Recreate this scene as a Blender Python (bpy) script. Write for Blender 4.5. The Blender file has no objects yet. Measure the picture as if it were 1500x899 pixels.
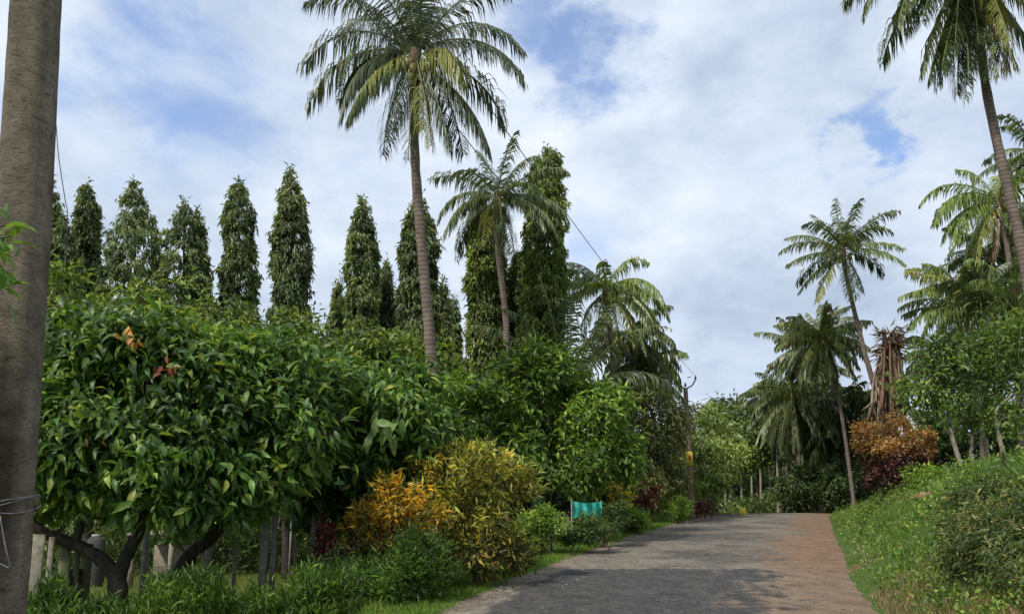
import bpy, math
import numpy as np
from math import radians as R_, sin, cos, tan, pi
C = bpy.context.scene.collection
S = bpy.context.scene
rng = np.random.default_rng(7)

# ------------------------------------------------------------ camera
F, PY, PITCH = 1080.0, 589.0, R_(9)
CAM = np.array([0, 0, 1.6])
cam_d = bpy.data.cameras.new('camera'); cam = bpy.data.objects.new('camera', cam_d); C.objects.link(cam)
cam_d.sensor_width = 36; cam_d.lens = 36*F/1500; cam_d.shift_y = (PY-449.5)/1500
cam_d.clip_start = .05; cam_d.clip_end = 6000
cam.location = CAM; cam.rotation_euler = (R_(90)+PITCH, 0, 0); S.camera = cam

# ------------------------------------------------------------ world, sun, exposure
SUN_EL, SUN_AZ = R_(50), R_(222)          # azimuth clockwise from +Y: behind the camera, to its left
sd = np.array([sin(SUN_AZ)*cos(SUN_EL), cos(SUN_AZ)*cos(SUN_EL), sin(SUN_EL)])
w = bpy.data.worlds.new('World'); S.world = w; w.use_nodes = True
nt = w.node_tree; nt.nodes.clear()
def N(tree, t, **k):
    n = tree.nodes.new(t)
    for a, b in k.items():
        if a.startswith('i_'):
            key = a[2:]; key = int(key) if key.isdigit() else key.replace('_', ' ')
            n.inputs[key].default_value = b
        else: setattr(n, a, b)
    return n
def ramp(tree, fac, stops, interp='LINEAR'):
    n = tree.nodes.new('ShaderNodeValToRGB'); n.color_ramp.interpolation = interp
    e = n.color_ramp.elements
    while len(e) < len(stops): e.new(.5)
    for el, (p, c) in zip(e, stops):
        el.position = p; el.color = (*c, 1) if len(c) == 3 else c
    tree.links.new(fac, n.inputs[0]); return n.outputs[0]
def math_(tree, op, a, b=None, c=None, clamp=False):
    n = tree.nodes.new('ShaderNodeMath'); n.operation = op; n.use_clamp = clamp
    for i, v in enumerate((a, b, c)):
        if v is None: continue
        if isinstance(v, (int, float)): n.inputs[i].default_value = v
        else: tree.links.new(v, n.inputs[i])
    return n.outputs[0]
def mixc(tree, fac, a, b, mode='MIX'):
    n = tree.nodes.new('ShaderNodeMix'); n.data_type = 'RGBA'; n.blend_type = mode
    for s, v in ((0, fac), (6, a), (7, b)):
        if isinstance(v, (int, float)): n.inputs[s].default_value = v
        elif isinstance(v, tuple): n.inputs[s].default_value = (*v, 1)
        else: tree.links.new(v, n.inputs[s])
    return n.outputs[2]
def pixdir(px, py):
    xc, yc = (px-750)/F, (PY-py)/F
    d = np.array([xc, cos(PITCH)-yc*sin(PITCH), yc*cos(PITCH)+sin(PITCH)])
    return d
def P(px, py, Y):
    d = pixdir(px, py); return CAM + d*(Y/d[1])
def ppm(Y, py=600): return F/(Y/pixdir(750, py)[1])       # pixels per metre at distance Y

sky = N(nt, 'ShaderNodeTexSky', sky_type='NISHITA', sun_disc=False, sun_elevation=SUN_EL, sun_rotation=SUN_AZ)
tc = N(nt, 'ShaderNodeTexCoord')
mp = N(nt, 'ShaderNodeMapping'); mp.inputs['Scale'].default_value = (1, 1, 1.7)
nt.links.new(tc.outputs['Generated'], mp.inputs[0])
def noise(scale, detail, rough, dist=0, seedv=0):
    m = N(nt, 'ShaderNodeMapping'); m.inputs['Location'].default_value = (seedv, seedv*.7, seedv*.3)
    nt.links.new(mp.outputs[0], m.inputs[0])
    n = N(nt, 'ShaderNodeTexNoise', i_Scale=scale, i_Detail=detail, i_Roughness=rough, i_Distortion=dist)
    nt.links.new(m.outputs[0], n.inputs['Vector']); return n.outputs[0]
n1 = noise(4.0, 9, .58, .3, 3.1); n2 = noise(2.2, 7, .55, .2, 9.4); n3 = noise(9, 8, .6, .2, 5.2)
patches = [(265, 120, .19, .8), (340, 175, .12, .55), (150, 60, .14, .4), (845, 75, .09, .95), (775, 5, .10, .8), (1262, 188, .05, .95), (545, 225, .13, .4), (20, 60, .12, .35),
           (1480, 170, .07, .35), (700, 250, .08, .2), (880, 330, .10, .28), (1320, 320, .08, .15)]
dn = N(nt, 'ShaderNodeTexNoise', i_Scale=7., i_Detail=7., i_Roughness=.62); nt.links.new(mp.outputs[0], dn.inputs['Vector'])
dv = N(nt, 'ShaderNodeVectorMath', operation='SUBTRACT'); nt.links.new(dn.outputs['Color'], dv.inputs[0]); dv.inputs[1].default_value = (.5, .5, .5)
dm = N(nt, 'ShaderNodeVectorMath', operation='MULTIPLY_ADD'); nt.links.new(dv.outputs[0], dm.inputs[0]); dm.inputs[1].default_value = (.30, .30, .22); nt.links.new(tc.outputs['Generated'], dm.inputs[2])
tot = None
for px, py, r, a in patches:
    d = pixdir(px, py); d = d/np.linalg.norm(d)
    vm = N(nt, 'ShaderNodeVectorMath', operation='DISTANCE'); nt.links.new(dm.outputs[0], vm.inputs[0]); vm.inputs[1].default_value = d
    mr = N(nt, 'ShaderNodeMapRange', interpolation_type='SMOOTHERSTEP'); nt.links.new(vm.outputs['Value'], mr.inputs[0])
    mr.inputs[1].default_value = r*1.35; mr.inputs[2].default_value = 0; mr.inputs[3].default_value = 0; mr.inputs[4].default_value = a
    tot = mr.outputs[0] if tot is None else math_(nt, 'MAXIMUM', tot, mr.outputs[0])
hole = math_(nt, 'ADD', tot, math_(nt, 'MULTIPLY', math_(nt, 'SUBTRACT', n1, .52), 2.0))
hole = math_(nt, 'ADD', hole, math_(nt, 'MULTIPLY', math_(nt, 'SUBTRACT', n3, .5), 1.1))
hf = N(nt, 'ShaderNodeMapRange', interpolation_type='SMOOTHSTEP'); nt.links.new(hole, hf.inputs[0])
hf.inputs[1].default_value = .08; hf.inputs[2].default_value = 1.1; hf.inputs[3].default_value = .0; hf.inputs[4].default_value = .80
shade = math_(nt, 'ADD', math_(nt, 'MULTIPLY', n2, .65), math_(nt, 'MULTIPLY', n3, .35))
cloud = ramp(nt, shade, [(.37, (.36, .44, .56)), (.47, (.49, .57, .69)), (.56, (.62, .69, .79)), (.66, (.76, .81, .88))])
STR = .10
cl = mixc(nt, 1.0, cloud, (1/STR*.90,)*3, 'MULTIPLY')
blue = mixc(nt, 1.0, sky.outputs[0], (1.0, 1.3, 1.65), 'MULTIPLY')
out = mixc(nt, hf.outputs[0], cl, blue)
bg = N(nt, 'ShaderNodeBackground', i_Strength=STR); nt.links.new(out, bg.inputs[0])
wo = N(nt, 'ShaderNodeOutputWorld'); nt.links.new(bg.outputs[0], wo.inputs[0])

sl = bpy.data.lights.new('sun', 'SUN'); sl.energy = 2.8; sl.angle = R_(3.5); sl.color = (1, .95, .87)
so = bpy.data.objects.new('sun', sl); C.objects.link(so)
from mathutils import Vector
so.rotation_euler = Vector(sd).to_track_quat('Z', 'Y').to_euler(); so.location = (-20, -20, 40)
S.view_settings.view_transform = 'Standard'; S.view_settings.look = 'None'; S.view_settings.exposure = .50; S.view_settings.gamma = 1
S.render.engine = 'CYCLES'; S.cycles.max_bounces = 6; S.cycles.diffuse_bounces = 3; S.cycles.glossy_bounces = 2
S.cycles.transmission_bounces = 4; S.cycles.use_denoising = True

# ------------------------------------------------------------ helpers
def nrm(v):
    v = np.asarray(v, float); return v/np.maximum(np.linalg.norm(v, axis=-1, keepdims=True), 1e-9)
def ss(a, b, x):
    t = np.clip((np.asarray(x, float)-a)/(b-a), 0, 1); return t*t*(3-2*t)
class Buf:
    def __init__(s): s.v = []; s.l = []; s.t = []; s.c = []; s.n = 0
    def add(s, v, f, c):
        v = np.asarray(v, float).reshape(-1, 3); f = np.asarray(f)
        s.v.append(v); s.l.append((f+s.n).ravel()); s.t.append(np.full(len(f), f.shape[1]))
        c = np.asarray(c, float); s.c.append(np.broadcast_to(c, (len(v), 3)) if c.ndim < 2 else c); s.n += len(v)
    def build(s, name, mat, parent=None, loc=None, smooth=False):
        me = bpy.data.meshes.new(name)
        v = np.concatenate(s.v); l = np.concatenate(s.l).astype(np.int32); t = np.concatenate(s.t).astype(np.int32); c = np.concatenate(s.c)
        if parent is not None: v = v - np.array(parent['_w'])
        elif loc is not None: v = v - np.asarray(loc)
        me.vertices.add(len(v)); me.vertices.foreach_set('co', v.astype(np.float32).ravel())
        me.loops.add(len(l)); me.loops.foreach_set('vertex_index', l)
        me.polygons.add(len(t)); st = np.concatenate([[0], np.cumsum(t)[:-1]]).astype(np.int32)
        me.polygons.foreach_set('loop_start', st)
        if smooth: me.polygons.foreach_set('use_smooth', np.ones(len(t), bool))
        a = me.color_attributes.new('tint', 'FLOAT_COLOR', 'POINT')
        a.data.foreach_set('color', np.hstack([c, np.ones((len(c), 1))]).astype(np.float32).ravel())
        me.update(calc_edges=True); me.validate()
        me.materials.append(mat)
        o = bpy.data.objects.new(name, me); C.objects.link(o)
        if parent is not None: o.parent = parent.get('_o') if False else OBJ[parent['_id']]; o['_w'] = parent['_w']
        else: o['_w'] = tuple(float(q) for q in (loc if loc is not None else (0, 0, 0))); o.location = o['_w']
        o['_id'] = len(OBJ); OBJ.append(o)
        return o
OBJ = []
def thing(name, label, cat, loc, group=None):
    o = bpy.data.objects.new(name, None); C.objects.link(o); o.location = tuple(float(q) for q in loc)
    o.empty_display_size = .3
    o['_w'] = tuple(float(q) for q in loc); o['_id'] = len(OBJ); OBJ.append(o)
    return tag(o, label, cat, group)
def tag(o, label=None, cat=None, group=None, kind=None):
    if label: o['label'] = label
    if cat: o['category'] = cat
    if group: o['group'] = group
    if kind: o['kind'] = kind
    return o

# ---- leaf templates: along, across, lift
T_LOW = (np.array([(0, 0, 0), (.42, -.5, .10), (1, 0, -.12), (.42, .5, .10)]), np.array([(0, 1, 2), (0, 2, 3)]))
T_MID = (np.array([(0, 0, 0), (.30, -.42, .08), (.30, 0, .0), (.30, .42, .08), (.68, -.42, .02), (.68, 0, -.06), (.68, .42, .02), (1.0, 0, -.24)]),
         np.array([(0, 1, 2), (0, 2, 3), (4, 7, 5), (5, 7, 6)]), np.array([(1, 4, 5, 2), (2, 5, 6, 3)]))
_st = [(0, .03, 0), (.16, .62, .02), (.38, 1, .035), (.62, .86, .0), (.84, .42, -.09), (1, .02, -.20)]
T_HI = (np.array([(a, s_*.5*w_, z_+(.06*w_ if s_ else 0)) for a, w_, z_ in _st for s_ in (-1, 0, 1)]), np.array([(3*k+j, 3*k+3+j, 3*k+4+j, 3*k+1+j) for k in range(5) for j in (0, 1)]))
T_BLADE = (np.array([(0, -.5, 0), (0, .5, 0), (.55, .4, .06), (.55, -.4, .06), (1, 0, -.08)]), np.array([(3, 2, 4)]), np.array([(0, 1, 2, 3)]))
def add_leaves(buf, pos, d, n, L, W, col, tmpl=T_LOW):
    pos = np.asarray(pos, float); k = len(pos)
    d = nrm(d); s = nrm(np.cross(d, n)); n = np.cross(s, d)
    L = np.broadcast_to(L, k)[:, None, None]; W = np.broadcast_to(W, k)[:, None, None]
    t = tmpl[0]; m = len(t)
    v = pos[:, None] + d[:, None]*t[None, :, 0:1]*L + s[:, None]*t[None, :, 1:2]*W + n[:, None]*t[None, :, 2:3]*L
    cc = np.repeat(np.broadcast_to(col, (k, 3)), m, axis=0)
    first = True
    for f in tmpl[1:]:
        idx = (np.arange(k)*m)[:, None, None] + f[None]
        if first: buf.add(v, idx.reshape(-1, f.shape[1]), cc); base = buf.n - k*m; first = False
        else:
            buf.l.append((idx.reshape(-1, f.shape[1])+base).ravel()); buf.t.append(np.full(k*len(f), f.shape[1]))
def pal(rg, k, palette, var=.22):
    cs = np.array([p[0] for p in palette]); ws = np.array([p[1] for p in palette], float); ws /= ws.sum()
    c = cs[rg.choice(len(cs), k, p=ws)]
    g_ = (c[:, 1] > c[:, 0]*1.15)[:, None]
    c = c*np.where(g_, np.array([2.02, 1.70, 1.50]), np.array([1.35, 1.38, 1.25]))
    return np.clip(c*rg.uniform(1-var, 1+var, (k, 1))*rg.uniform(.92, 1.08, (k, 3)), 0, 1)
def tube(buf, pts, rad, sides=8, col=(.2, .2, .2), wob=0, rg=rng, cap=True):
    pts = np.asarray(pts, float); n = len(pts); rad = np.broadcast_to(rad, n)
    t = nrm(np.gradient(pts, axis=0)); up = np.array([0, 0, 1.]) if abs(t[0][2]) < .9 else np.array([0, 1., 0])
    a = nrm(np.cross(t[0], up)); vs = []
    for i in range(n):
        a = nrm(a - t[i]*np.dot(a, t[i])); b = np.cross(t[i], a)
        th = np.arange(sides)/sides*2*pi
        r = rad[i]*(1+wob*rg.uniform(-1, 1, sides))
        vs.append(pts[i] + (np.cos(th)*r)[:, None]*a + (np.sin(th)*r)[:, None]*b)
    v = np.concatenate(vs)
    i = np.arange(n-1)[:, None]*sides; j = np.arange(sides)[None]; j2 = (j+1) % sides
    f = np.stack([i+j, i+j2, i+sides+j2, i+sides+j], -1).reshape(-1, 4)
    buf.add(v, f, col)
    if cap:
        buf.l.append(np.arange(sides)[::-1]+buf.n-n*sides); buf.t.append(np.array([sides]))
        buf.l.append(np.arange(sides)+buf.n-sides); buf.t.append(np.array([sides]))
def smooth_path(pts, k=6):
    pts = np.asarray(pts, float); n = len(pts)
    if n < 3:
        return np.array([pts[0]+(pts[-1]-pts[0])*u for u in np.linspace(0, 1, k+1)])
    out = []
    Q = np.vstack([2*pts[0]-pts[1], pts, 2*pts[-1]-pts[-2]])
    for i in range(n-1):
        p0, p1, p2, p3 = Q[i:i+4]
        for u in np.linspace(0, 1, k, endpoint=False):
            out.append(.5*((2*p1)+(-p0+p2)*u+(2*p0-5*p1+4*p2-p3)*u*u+(-p0+3*p1-3*p2+p3)*u**3))
    out.append(pts[-1]); return np.array(out)
def box(buf, c, s, col=(.5, .5, .5), rz=0, rx=0, bev=0):
    sx, sy, sz = np.array(s)/2; b = bev
    # chamfered along vertical edges
    if b:
        o = [(-sx+b, -sy), (sx-b, -sy), (sx, -sy+b), (sx, sy-b), (sx-b, sy), (-sx+b, sy), (-sx, sy-b), (-sx, -sy+b)]
    else: o = [(-sx, -sy), (sx, -sy), (sx, sy), (-sx, sy)]
    k = len(o); v = np.array([(x, y, z) for z in (-sz, sz) for x, y in o])
    cr, sr = cos(rx), sin(rx); v = v @ np.array([[1, 0, 0], [0, cr, sr], [0, -sr, cr]])
    cz, s_ = cos(rz), sin(rz); v = v @ np.array([[cz, s_, 0], [-s_, cz, 0], [0, 0, 1]])
    v = v + np.asarray(c); f = np.array([(i, (i+1) % k, k+(i+1) % k, k+i) for i in range(k)])
    buf.add(v, f, col); base = buf.n-2*k
    buf.l.append(np.arange(k)[::-1]+base); buf.t.append(np.array([k])); buf.l.append(np.arange(k)+base+k); buf.t.append(np.array([k]))

# ------------------------------------------------------------ materials
def new_mat(name):
    m = bpy.data.materials.new(name); m.use_nodes = True; t = m.node_tree; t.nodes.clear()
    return m, t
def leaf_mat(name, rough=.5, trans=.28, spec=.35):
    m, t = new_mat(name)
    a = N(t, 'ShaderNodeAttribute', attribute_name='tint')
    tcn = N(t, 'ShaderNodeTexCoord'); ns = N(t, 'ShaderNodeTexNoise', i_Scale=14., i_Detail=3.)
    t.links.new(tcn.outputs['Object'], ns.inputs['Vector'])
    f = ramp(t, ns.outputs[0], [(.3, (.72,)*3), (.7, (1.25,)*3)])
    c = mixc(t, 1.0, a.outputs['Color'], f, 'MULTIPLY')
    p = N(t, 'ShaderNodeBsdfPrincipled', i_Roughness=rough); p.inputs['Specular IOR Level'].default_value = spec
    t.links.new(c, p.inputs['Base Color'])
    tr = N(t, 'ShaderNodeBsdfTranslucent'); t.links.new(mixc(t, 1.0, c, (1.5, 1.45, .7), 'MULTIPLY'), tr.inputs[0])
    mx = N(t, 'ShaderNodeMixShader'); mx.inputs[0].default_value = trans
    t.links.new(p.outputs[0], mx.inputs[1]); t.links.new(tr.outputs[0], mx.inputs[2])
    o = N(t, 'ShaderNodeOutputMaterial'); t.links.new(mx.outputs[0], o.inputs[0]); return m
def noise_mat(name, c1, c2, scale=8, rough=.85, bump=.3, c3=None, stretch=(1, 1, 1), detail=8, attr=False, dist=.02):
    m, t = new_mat(name)
    tcn = N(t, 'ShaderNodeTexCoord'); mpn = N(t, 'ShaderNodeMapping'); mpn.inputs['Scale'].default_value = stretch
    t.links.new(tcn.outputs['Object'], mpn.inputs[0])
    ns = N(t, 'ShaderNodeTexNoise', i_Scale=scale, i_Detail=float(detail), i_Roughness=.65); t.links.new(mpn.outputs[0], ns.inputs['Vector'])
    c = ramp(t, ns.outputs[0], [(.32, c1), (.62, c2)] + ([(.75, c3)] if c3 else []))
    if attr:
        a = N(t, 'ShaderNodeAttribute', attribute_name='tint'); c = mixc(t, 1.0, c, a.outputs['Color'], 'MULTIPLY')
    p = N(t, 'ShaderNodeBsdfPrincipled', i_Roughness=rough); p.inputs['Specular IOR Level'].default_value = .25
    t.links.new(c, p.inputs['Base Color'])
    b = N(t, 'ShaderNodeBump', i_Strength=bump, i_Distance=dist); t.links.new(ns.outputs[0], b.inputs['Height']); t.links.new(b.outputs[0], p.inputs['Normal'])
    o = N(t, 'ShaderNodeOutputMaterial'); t.links.new(p.outputs[0], o.inputs[0]); return m
M_leaf = leaf_mat('broad_leaf', .45, .38, .40)
M_frond = leaf_mat('palm_leaflet', .42, .22, .5)
M_grass = leaf_mat('grass_blade', .6, .35, .25)
M_far = leaf_mat('far_leaf', .6, .2, .25)
M_dry = leaf_mat('dry_leaf', .8, .12, .15)
M_bark = noise_mat('dark_bark', (.018, .014, .011), (.06, .048, .036), 9, .9, .7, (.12, .12, .09))
M_palebark = noise_mat('pale_bark', (.14, .12, .095), (.30, .27, .21), 10, .9, .5, (.42, .40, .33), (1, 1, .6))
M_stem = noise_mat('stem', (.07, .06, .035), (.16, .14, .09), 12, .85, .3)

def palm_bark(name, a, b, c):
    m, t = new_mat(name)
    tcn = N(t, 'ShaderNodeTexCoord')
    wv = N(t, 'ShaderNodeTexWave', bands_direction='Z', i_Scale=2.6, i_Distortion=2.5, i_Detail=3.); wv.inputs['Detail Scale'].default_value = 2.5
    t.links.new(tcn.outputs['Object'], wv.inputs['Vector'])
    ns = N(t, 'ShaderNodeTexNoise', i_Scale=3.5, i_Detail=8., i_Roughness=.7); t.links.new(tcn.outputs['Object'], ns.inputs['Vector'])
    mixv = math_(t, 'ADD', math_(t, 'MULTIPLY', wv.outputs[1], .20), math_(t, 'MULTIPLY', ns.outputs[0], .92))
    col = ramp(t, mixv, [(.3, a), (.6, b), (.85, c)])
    p = N(t, 'ShaderNodeBsdfPrincipled', i_Roughness=.9); p.inputs['Specular IOR Level'].default_value = .2
    t.links.new(col, p.inputs['Base Color'])
    bp = N(t, 'ShaderNodeBump', i_Strength=.6, i_Distance=.03); t.links.new(mixv, bp.inputs['Height']); t.links.new(bp.outputs[0], p.inputs['Normal'])
    o = N(t, 'ShaderNodeOutputMaterial'); t.links.new(p.outputs[0], o.inputs[0]); return m
M_palm = palm_bark('palm_bark', (.07, .05, .038), (.17, .13, .105), (.27, .23, .19))
M_coco = noise_mat('coconut_husk', (.10, .09, .03), (.22, .17, .05), 9, .6, .2)

# ------------------------------------------------------------ terrain
_rows = [(899, 634, 1287), (853, 732, 1248), (813, 842, 1238), (785, 920, 1223), (765, 990, 1216), (755, 1033, 1212)]
RY, RL, RR, RZ = [], [], [], []
for y, a, b in _rows:
    d = pixdir(750, y); Y = 6.4*F*d[1]/(b-a); pa = P(a, y, Y); pb = P(b, y, Y)
    RY.append(Y); RL.append(pa[0]); RR.append(pb[0]); RZ.append(pa[2])
RY, RL, RR, RZ = map(np.array, (RY, RL, RR, RZ))
s0 = (RL[1]-RL[0])/(RY[1]-RY[0])
_y = np.concatenate([[-60, -10, 0, 5], RY, [44, 50, 58, 70, 95]])
_l = np.concatenate([[RL[0]-14*.2-8, RL[0]-(RY[0]+5)*s0*.7, RL[0]-RY[0]*s0*.85, RL[0]-(RY[0]-5)*s0], RL, [12.9, 16.4, 21.8, 31, 54]])
_z = np.concatenate([[-1.0, -.75, -.5, -.16], RZ, [1.93, 1.86, 1.45, .9, .6]])
yy = np.linspace(-60, 95, 1551)
def smo(a, k=31):
    p = np.pad(a, k//2, mode='edge'); return np.convolve(p, np.hanning(k+2)[1:-1]/np.hanning(k+2)[1:-1].sum(), 'valid')
GL = smo(np.interp(yy, _y, _l)); GZ = smo(np.interp(yy, _y, _z))
def eL(y): return np.interp(y, yy, GL)
def eR(y): return np.interp(y, yy, GL)+6.4
def zr(y): return np.interp(y, yy, GZ)
def bumps(x, y): return .05*np.sin(x*1.7+y*.9)+.04*np.sin(x*.8-y*2.1+1)+.025*np.sin(x*4.1+y*3.3)
def H(x, y):
    x = np.asarray(x, float); y = np.asarray(y, float)
    z = zr(y); l = eL(y); r = eR(y)
    zl = np.interp(y, [-60, 5, 30, 60, 90], [-.6, -.25, -.1, .9, 1.0])
    pl = np.interp(y, [-60, 0, 8, 13, 20, 25, 30, 38, 46, 60, 90], [1.5, 2.2, 2.45, 2.6, 2.75, 2.72, 2.6, 2.2, 2.1, 1.6, 1.0])
    dl = l-x; dr = x-r
    h = np.where(dl > 0, z+(zl-z)*ss(1.2, 8, dl)+bumps(x, y)*ss(.2, 1.5, dl)*.6,
        np.where(dr > 0, z+(pl-z)*(ss(-.3, 3.3, dr)*.97)+bumps(x, y)*ss(.3, 1.5, dr)*1.3, z-.05*ss(0, .3, np.minimum(-dl, -dr))))
    far = ss(70, 130, np.maximum(np.abs(x-8), y))
    return h*(1-far)+.8*far
def at(px, Y):
    x = (px-750)/F*Y*1.0
    # ground point seen in column px at distance Y
    for _ in range(4):
        z = float(H(x, Y)); dz = z-CAM[2]
        # depth along the camera axis
        zc = Y*cos(PITCH)+dz*sin(PITCH); x = (px-750)/F*zc
    return np.array([x, Y, z])

M_ground = None
def ground_mat():
    m, t = new_mat('grassy_soil')
    tcn = N(t, 'ShaderNodeTexCoord')
    n1 = N(t, 'ShaderNodeTexNoise', i_Scale=.9, i_Detail=6., i_Roughness=.6); t.links.new(tcn.outputs['Object'], n1.inputs['Vector'])
    n2 = N(t, 'ShaderNodeTexNoise', i_Scale=22., i_Detail=6., i_Roughness=.7); t.links.new(tcn.outputs['Object'], n2.inputs['Vector'])
    g = ramp(t, n2.outputs[0], [(.3, (.035, .06, .015)), (.55, (.08, .12, .03)), (.75, (.15, .15, .06))])
    s = ramp(t, n2.outputs[0], [(.3, (.10, .06, .035)), (.7, (.24, .16, .09))])
    f = ramp(t, n1.outputs[0], [(.56, (0, 0, 0)), (.68, (1, 1, 1))])
    c = mixc(t, f, g, s)
    p = N(t, 'ShaderNodeBsdfPrincipled', i_Roughness=.95); p.inputs['Specular IOR Level'].default_value = .1
    t.links.new(c, p.inputs['Base Color'])
    b = N(t, 'ShaderNodeBump', i_Strength=.8, i_Distance=.04); t.links.new(n2.outputs[0], b.inputs['Height']); t.links.new(b.outputs[0], p.inputs['Normal'])
    o = N(t, 'ShaderNodeOutputMaterial'); t.links.new(p.outputs[0], o.inputs[0]); return m
gx = np.concatenate([-np.geomspace(3000, 22, 22), np.arange(-20, 34, .3), np.geomspace(36, 3000, 22)])
gy = np.concatenate([-np.geomspace(3000, 8, 18), np.arange(-6, 62, .3), np.geomspace(64, 3000, 26)])
X, Yg = np.meshgrid(gx, gy); Z = H(X, Yg)
V = np.stack([X, Yg, Z], -1).reshape(-1, 3); nx, ny = len(gx), len(gy)
i = (np.arange(ny-1)[:, None]*nx+np.arange(nx-1)[None]).ravel()
b = Buf(); b.add(V, np.stack([i, i+1, i+nx+1, i+nx], -1), (.5, .5, .5))
tag(b.build('ground', ground_mat(), smooth=True), kind='structure')

def road_mat():
    m, t = new_mat('worn_asphalt')
    a = N(t, 'ShaderNodeAttribute', attribute_name='tint')      # red = share across the road, green = metres along / 100
    sp = N(t, 'ShaderNodeSeparateColor'); t.links.new(a.outputs['Color'], sp.inputs[0])
    u, v = sp.outputs[0], sp.outputs[1]
    tcn = N(t, 'ShaderNodeTexCoord')
    def nz(sc, de, ro=.6, st=(1, 1, 1)):
        mm = N(t, 'ShaderNodeMapping'); mm.inputs['Scale'].default_value = st; mm.inputs['Rotation'].default_value = (0, 0, R_(22)); t.links.new(tcn.outputs['Object'], mm.inputs[0])
        n = N(t, 'ShaderNodeTexNoise', i_Scale=sc, i_Detail=float(de), i_Roughness=ro); t.links.new(mm.outputs[0], n.inputs['Vector']); return n.outputs[0]
    big, mid, fine = nz(.55, 5), nz(2.3, 7, .65), nz(45, 6, .75)
    streak = nz(9, 8, .78, (1, 1.0, 1)); grit = ramp(t, streak, [(.36, (.5,)*3), (.5, (1.0,)*3), (.64, (1.7,)*3)])
    tar = mixc(t, 1.0, ramp(t, fine, [(.3, (.028, .028, .028)), (.55, (.062, .060, .059)), (.72, (.15, .145, .135))]), ramp(t, mid, [(.35, (.72,)*3), (.68, (1.25, 1.22, 1.18))]), 'MULTIPLY')
    worn = mixc(t, 1.0, ramp(t, fine, [(.3, (.11, .096, .075)), (.7, (.23, .20, .155))]), ramp(t, mid, [(.35, (.75,)*3), (.65, (1.15,)*3)]), 'MULTIPLY')
    dirt = mixc(t, 1.0, ramp(t, fine, [(.3, (.115, .070, .042)), (.7, (.25, .158, .10))]), ramp(t, mid, [(.35, (.75,)*3), (.65, (1.2,)*3)]), 'MULTIPLY')
    def sm(x, a0, b0):
        n = N(t, 'ShaderNodeMapRange', interpolation_type='SMOOTHSTEP'); t.links.new(x, n.inputs[0]); n.inputs[1].default_value = a0; n.inputs[2].default_value = b0; return n.outputs[0]
    wob = math_(t, 'MULTIPLY', math_(t, 'SUBTRACT', mid, .5), .75)
    wob2 = math_(t, 'MULTIPLY', math_(t, 'SUBTRACT', big, .5), .8)
    uu = math_(t, 'ADD', u, wob); 
    # newer tar patch near the camera, thinner remains of tar further on
    near = math_(t, 'SUBTRACT', 1.0, sm(math_(t, 'ADD', v, math_(t, 'MULTIPLY', wob, .012)), .1515, .1535))
    old = math_(t, 'MULTIPLY', sm(math_(t, 'ADD', big, math_(t, 'MULTIPLY', mid, .5)), .66, .86), .75)
    tarf = math_(t, 'MAXIMUM', near, old)
    ledge = sm(math_(t, 'ADD', u, math_(t, 'MULTIPLY', wob, .14)), .10, .13)
    redge = math_(t, 'SUBTRACT', 1.0, sm(math_(t, 'ADD', uu, math_(t, 'MULTIPLY', wob2, .2)), .66, .80))
    tarf = math_(t, 'MULTIPLY', tarf, math_(t, 'MULTIPLY', ledge, redge))
    c = mixc(t, 1.0, mixc(t, tarf, worn, tar), grit, 'MULTIPLY')
    vo = N(t, 'ShaderNodeTexVoronoi', feature='DISTANCE_TO_EDGE', i_Scale=1.1); vm_ = N(t, 'ShaderNodeMapping'); vm_.inputs['Scale'].default_value = (1, .55, 1)
    nd = N(t, 'ShaderNodeTexNoise', i_Scale=3., i_Detail=6.); t.links.new(tcn.outputs['Object'], nd.inputs['Vector'])
    va = N(t, 'ShaderNodeVectorMath', operation='MULTIPLY_ADD'); t.links.new(nd.outputs['Color'], va.inputs[0]); va.inputs[1].default_value = (.8, .8, 0); t.links.new(tcn.outputs['Object'], va.inputs[2])
    t.links.new(va.outputs[0], vm_.inputs[0]); t.links.new(vm_.outputs[0], vo.inputs['Vector'])
    ck = math_(t, 'MULTIPLY', math_(t, 'SUBTRACT', 1.0, sm(vo.outputs[0], .004, .018)), sm(big, .45, .6))
    c = mixc(t, math_(t, 'MULTIPLY', ck, .65), c, (.022, .021, .02))
    peb = nz(70, 3, .8); c = mixc(t, math_(t, 'MULTIPLY', sm(peb, .62, .70), .5), c, (.30, .27, .23))
    df = sm(math_(t, 'ADD', uu, math_(t, 'MULTIPLY', wob2, .5)), .62, .82)
    lf = math_(t, 'MULTIPLY', math_(t, 'SUBTRACT', 1.0, sm(math_(t, 'ADD', u, math_(t, 'MULTIPLY', wob, .2)), .0, .09)), .6)
    nearfade = math_(t, 'SUBTRACT', 1.0, math_(t, 'MULTIPLY', math_(t, 'SUBTRACT', 1.0, sm(v, .135, .175)), .30))
    c = mixc(t, math_(t, 'MULTIPLY', math_(t, 'MAXIMUM', df, lf), nearfade), c, dirt)
    p = N(t, 'ShaderNodeBsdfPrincipled', i_Roughness=.88); p.inputs['Specular IOR Level'].default_value = .25
    t.links.new(c, p.inputs['Base Color'])
    hgt = math_(t, 'ADD', fine, math_(t, 'MULTIPLY', mid, 1.2))
    b = N(t, 'ShaderNodeBump', i_Strength=.5, i_Distance=.02); t.links.new(hgt, b.inputs['Height']); t.links.new(b.outputs[0], p.inputs['Normal'])
    o = N(t, 'ShaderNodeOutputMaterial'); t.links.new(p.outputs[0], o.inputs[0]); return m
ys = np.arange(-12, 94, .2); us = np.linspace(0, 1, 33)
V = []; cc = []
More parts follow.
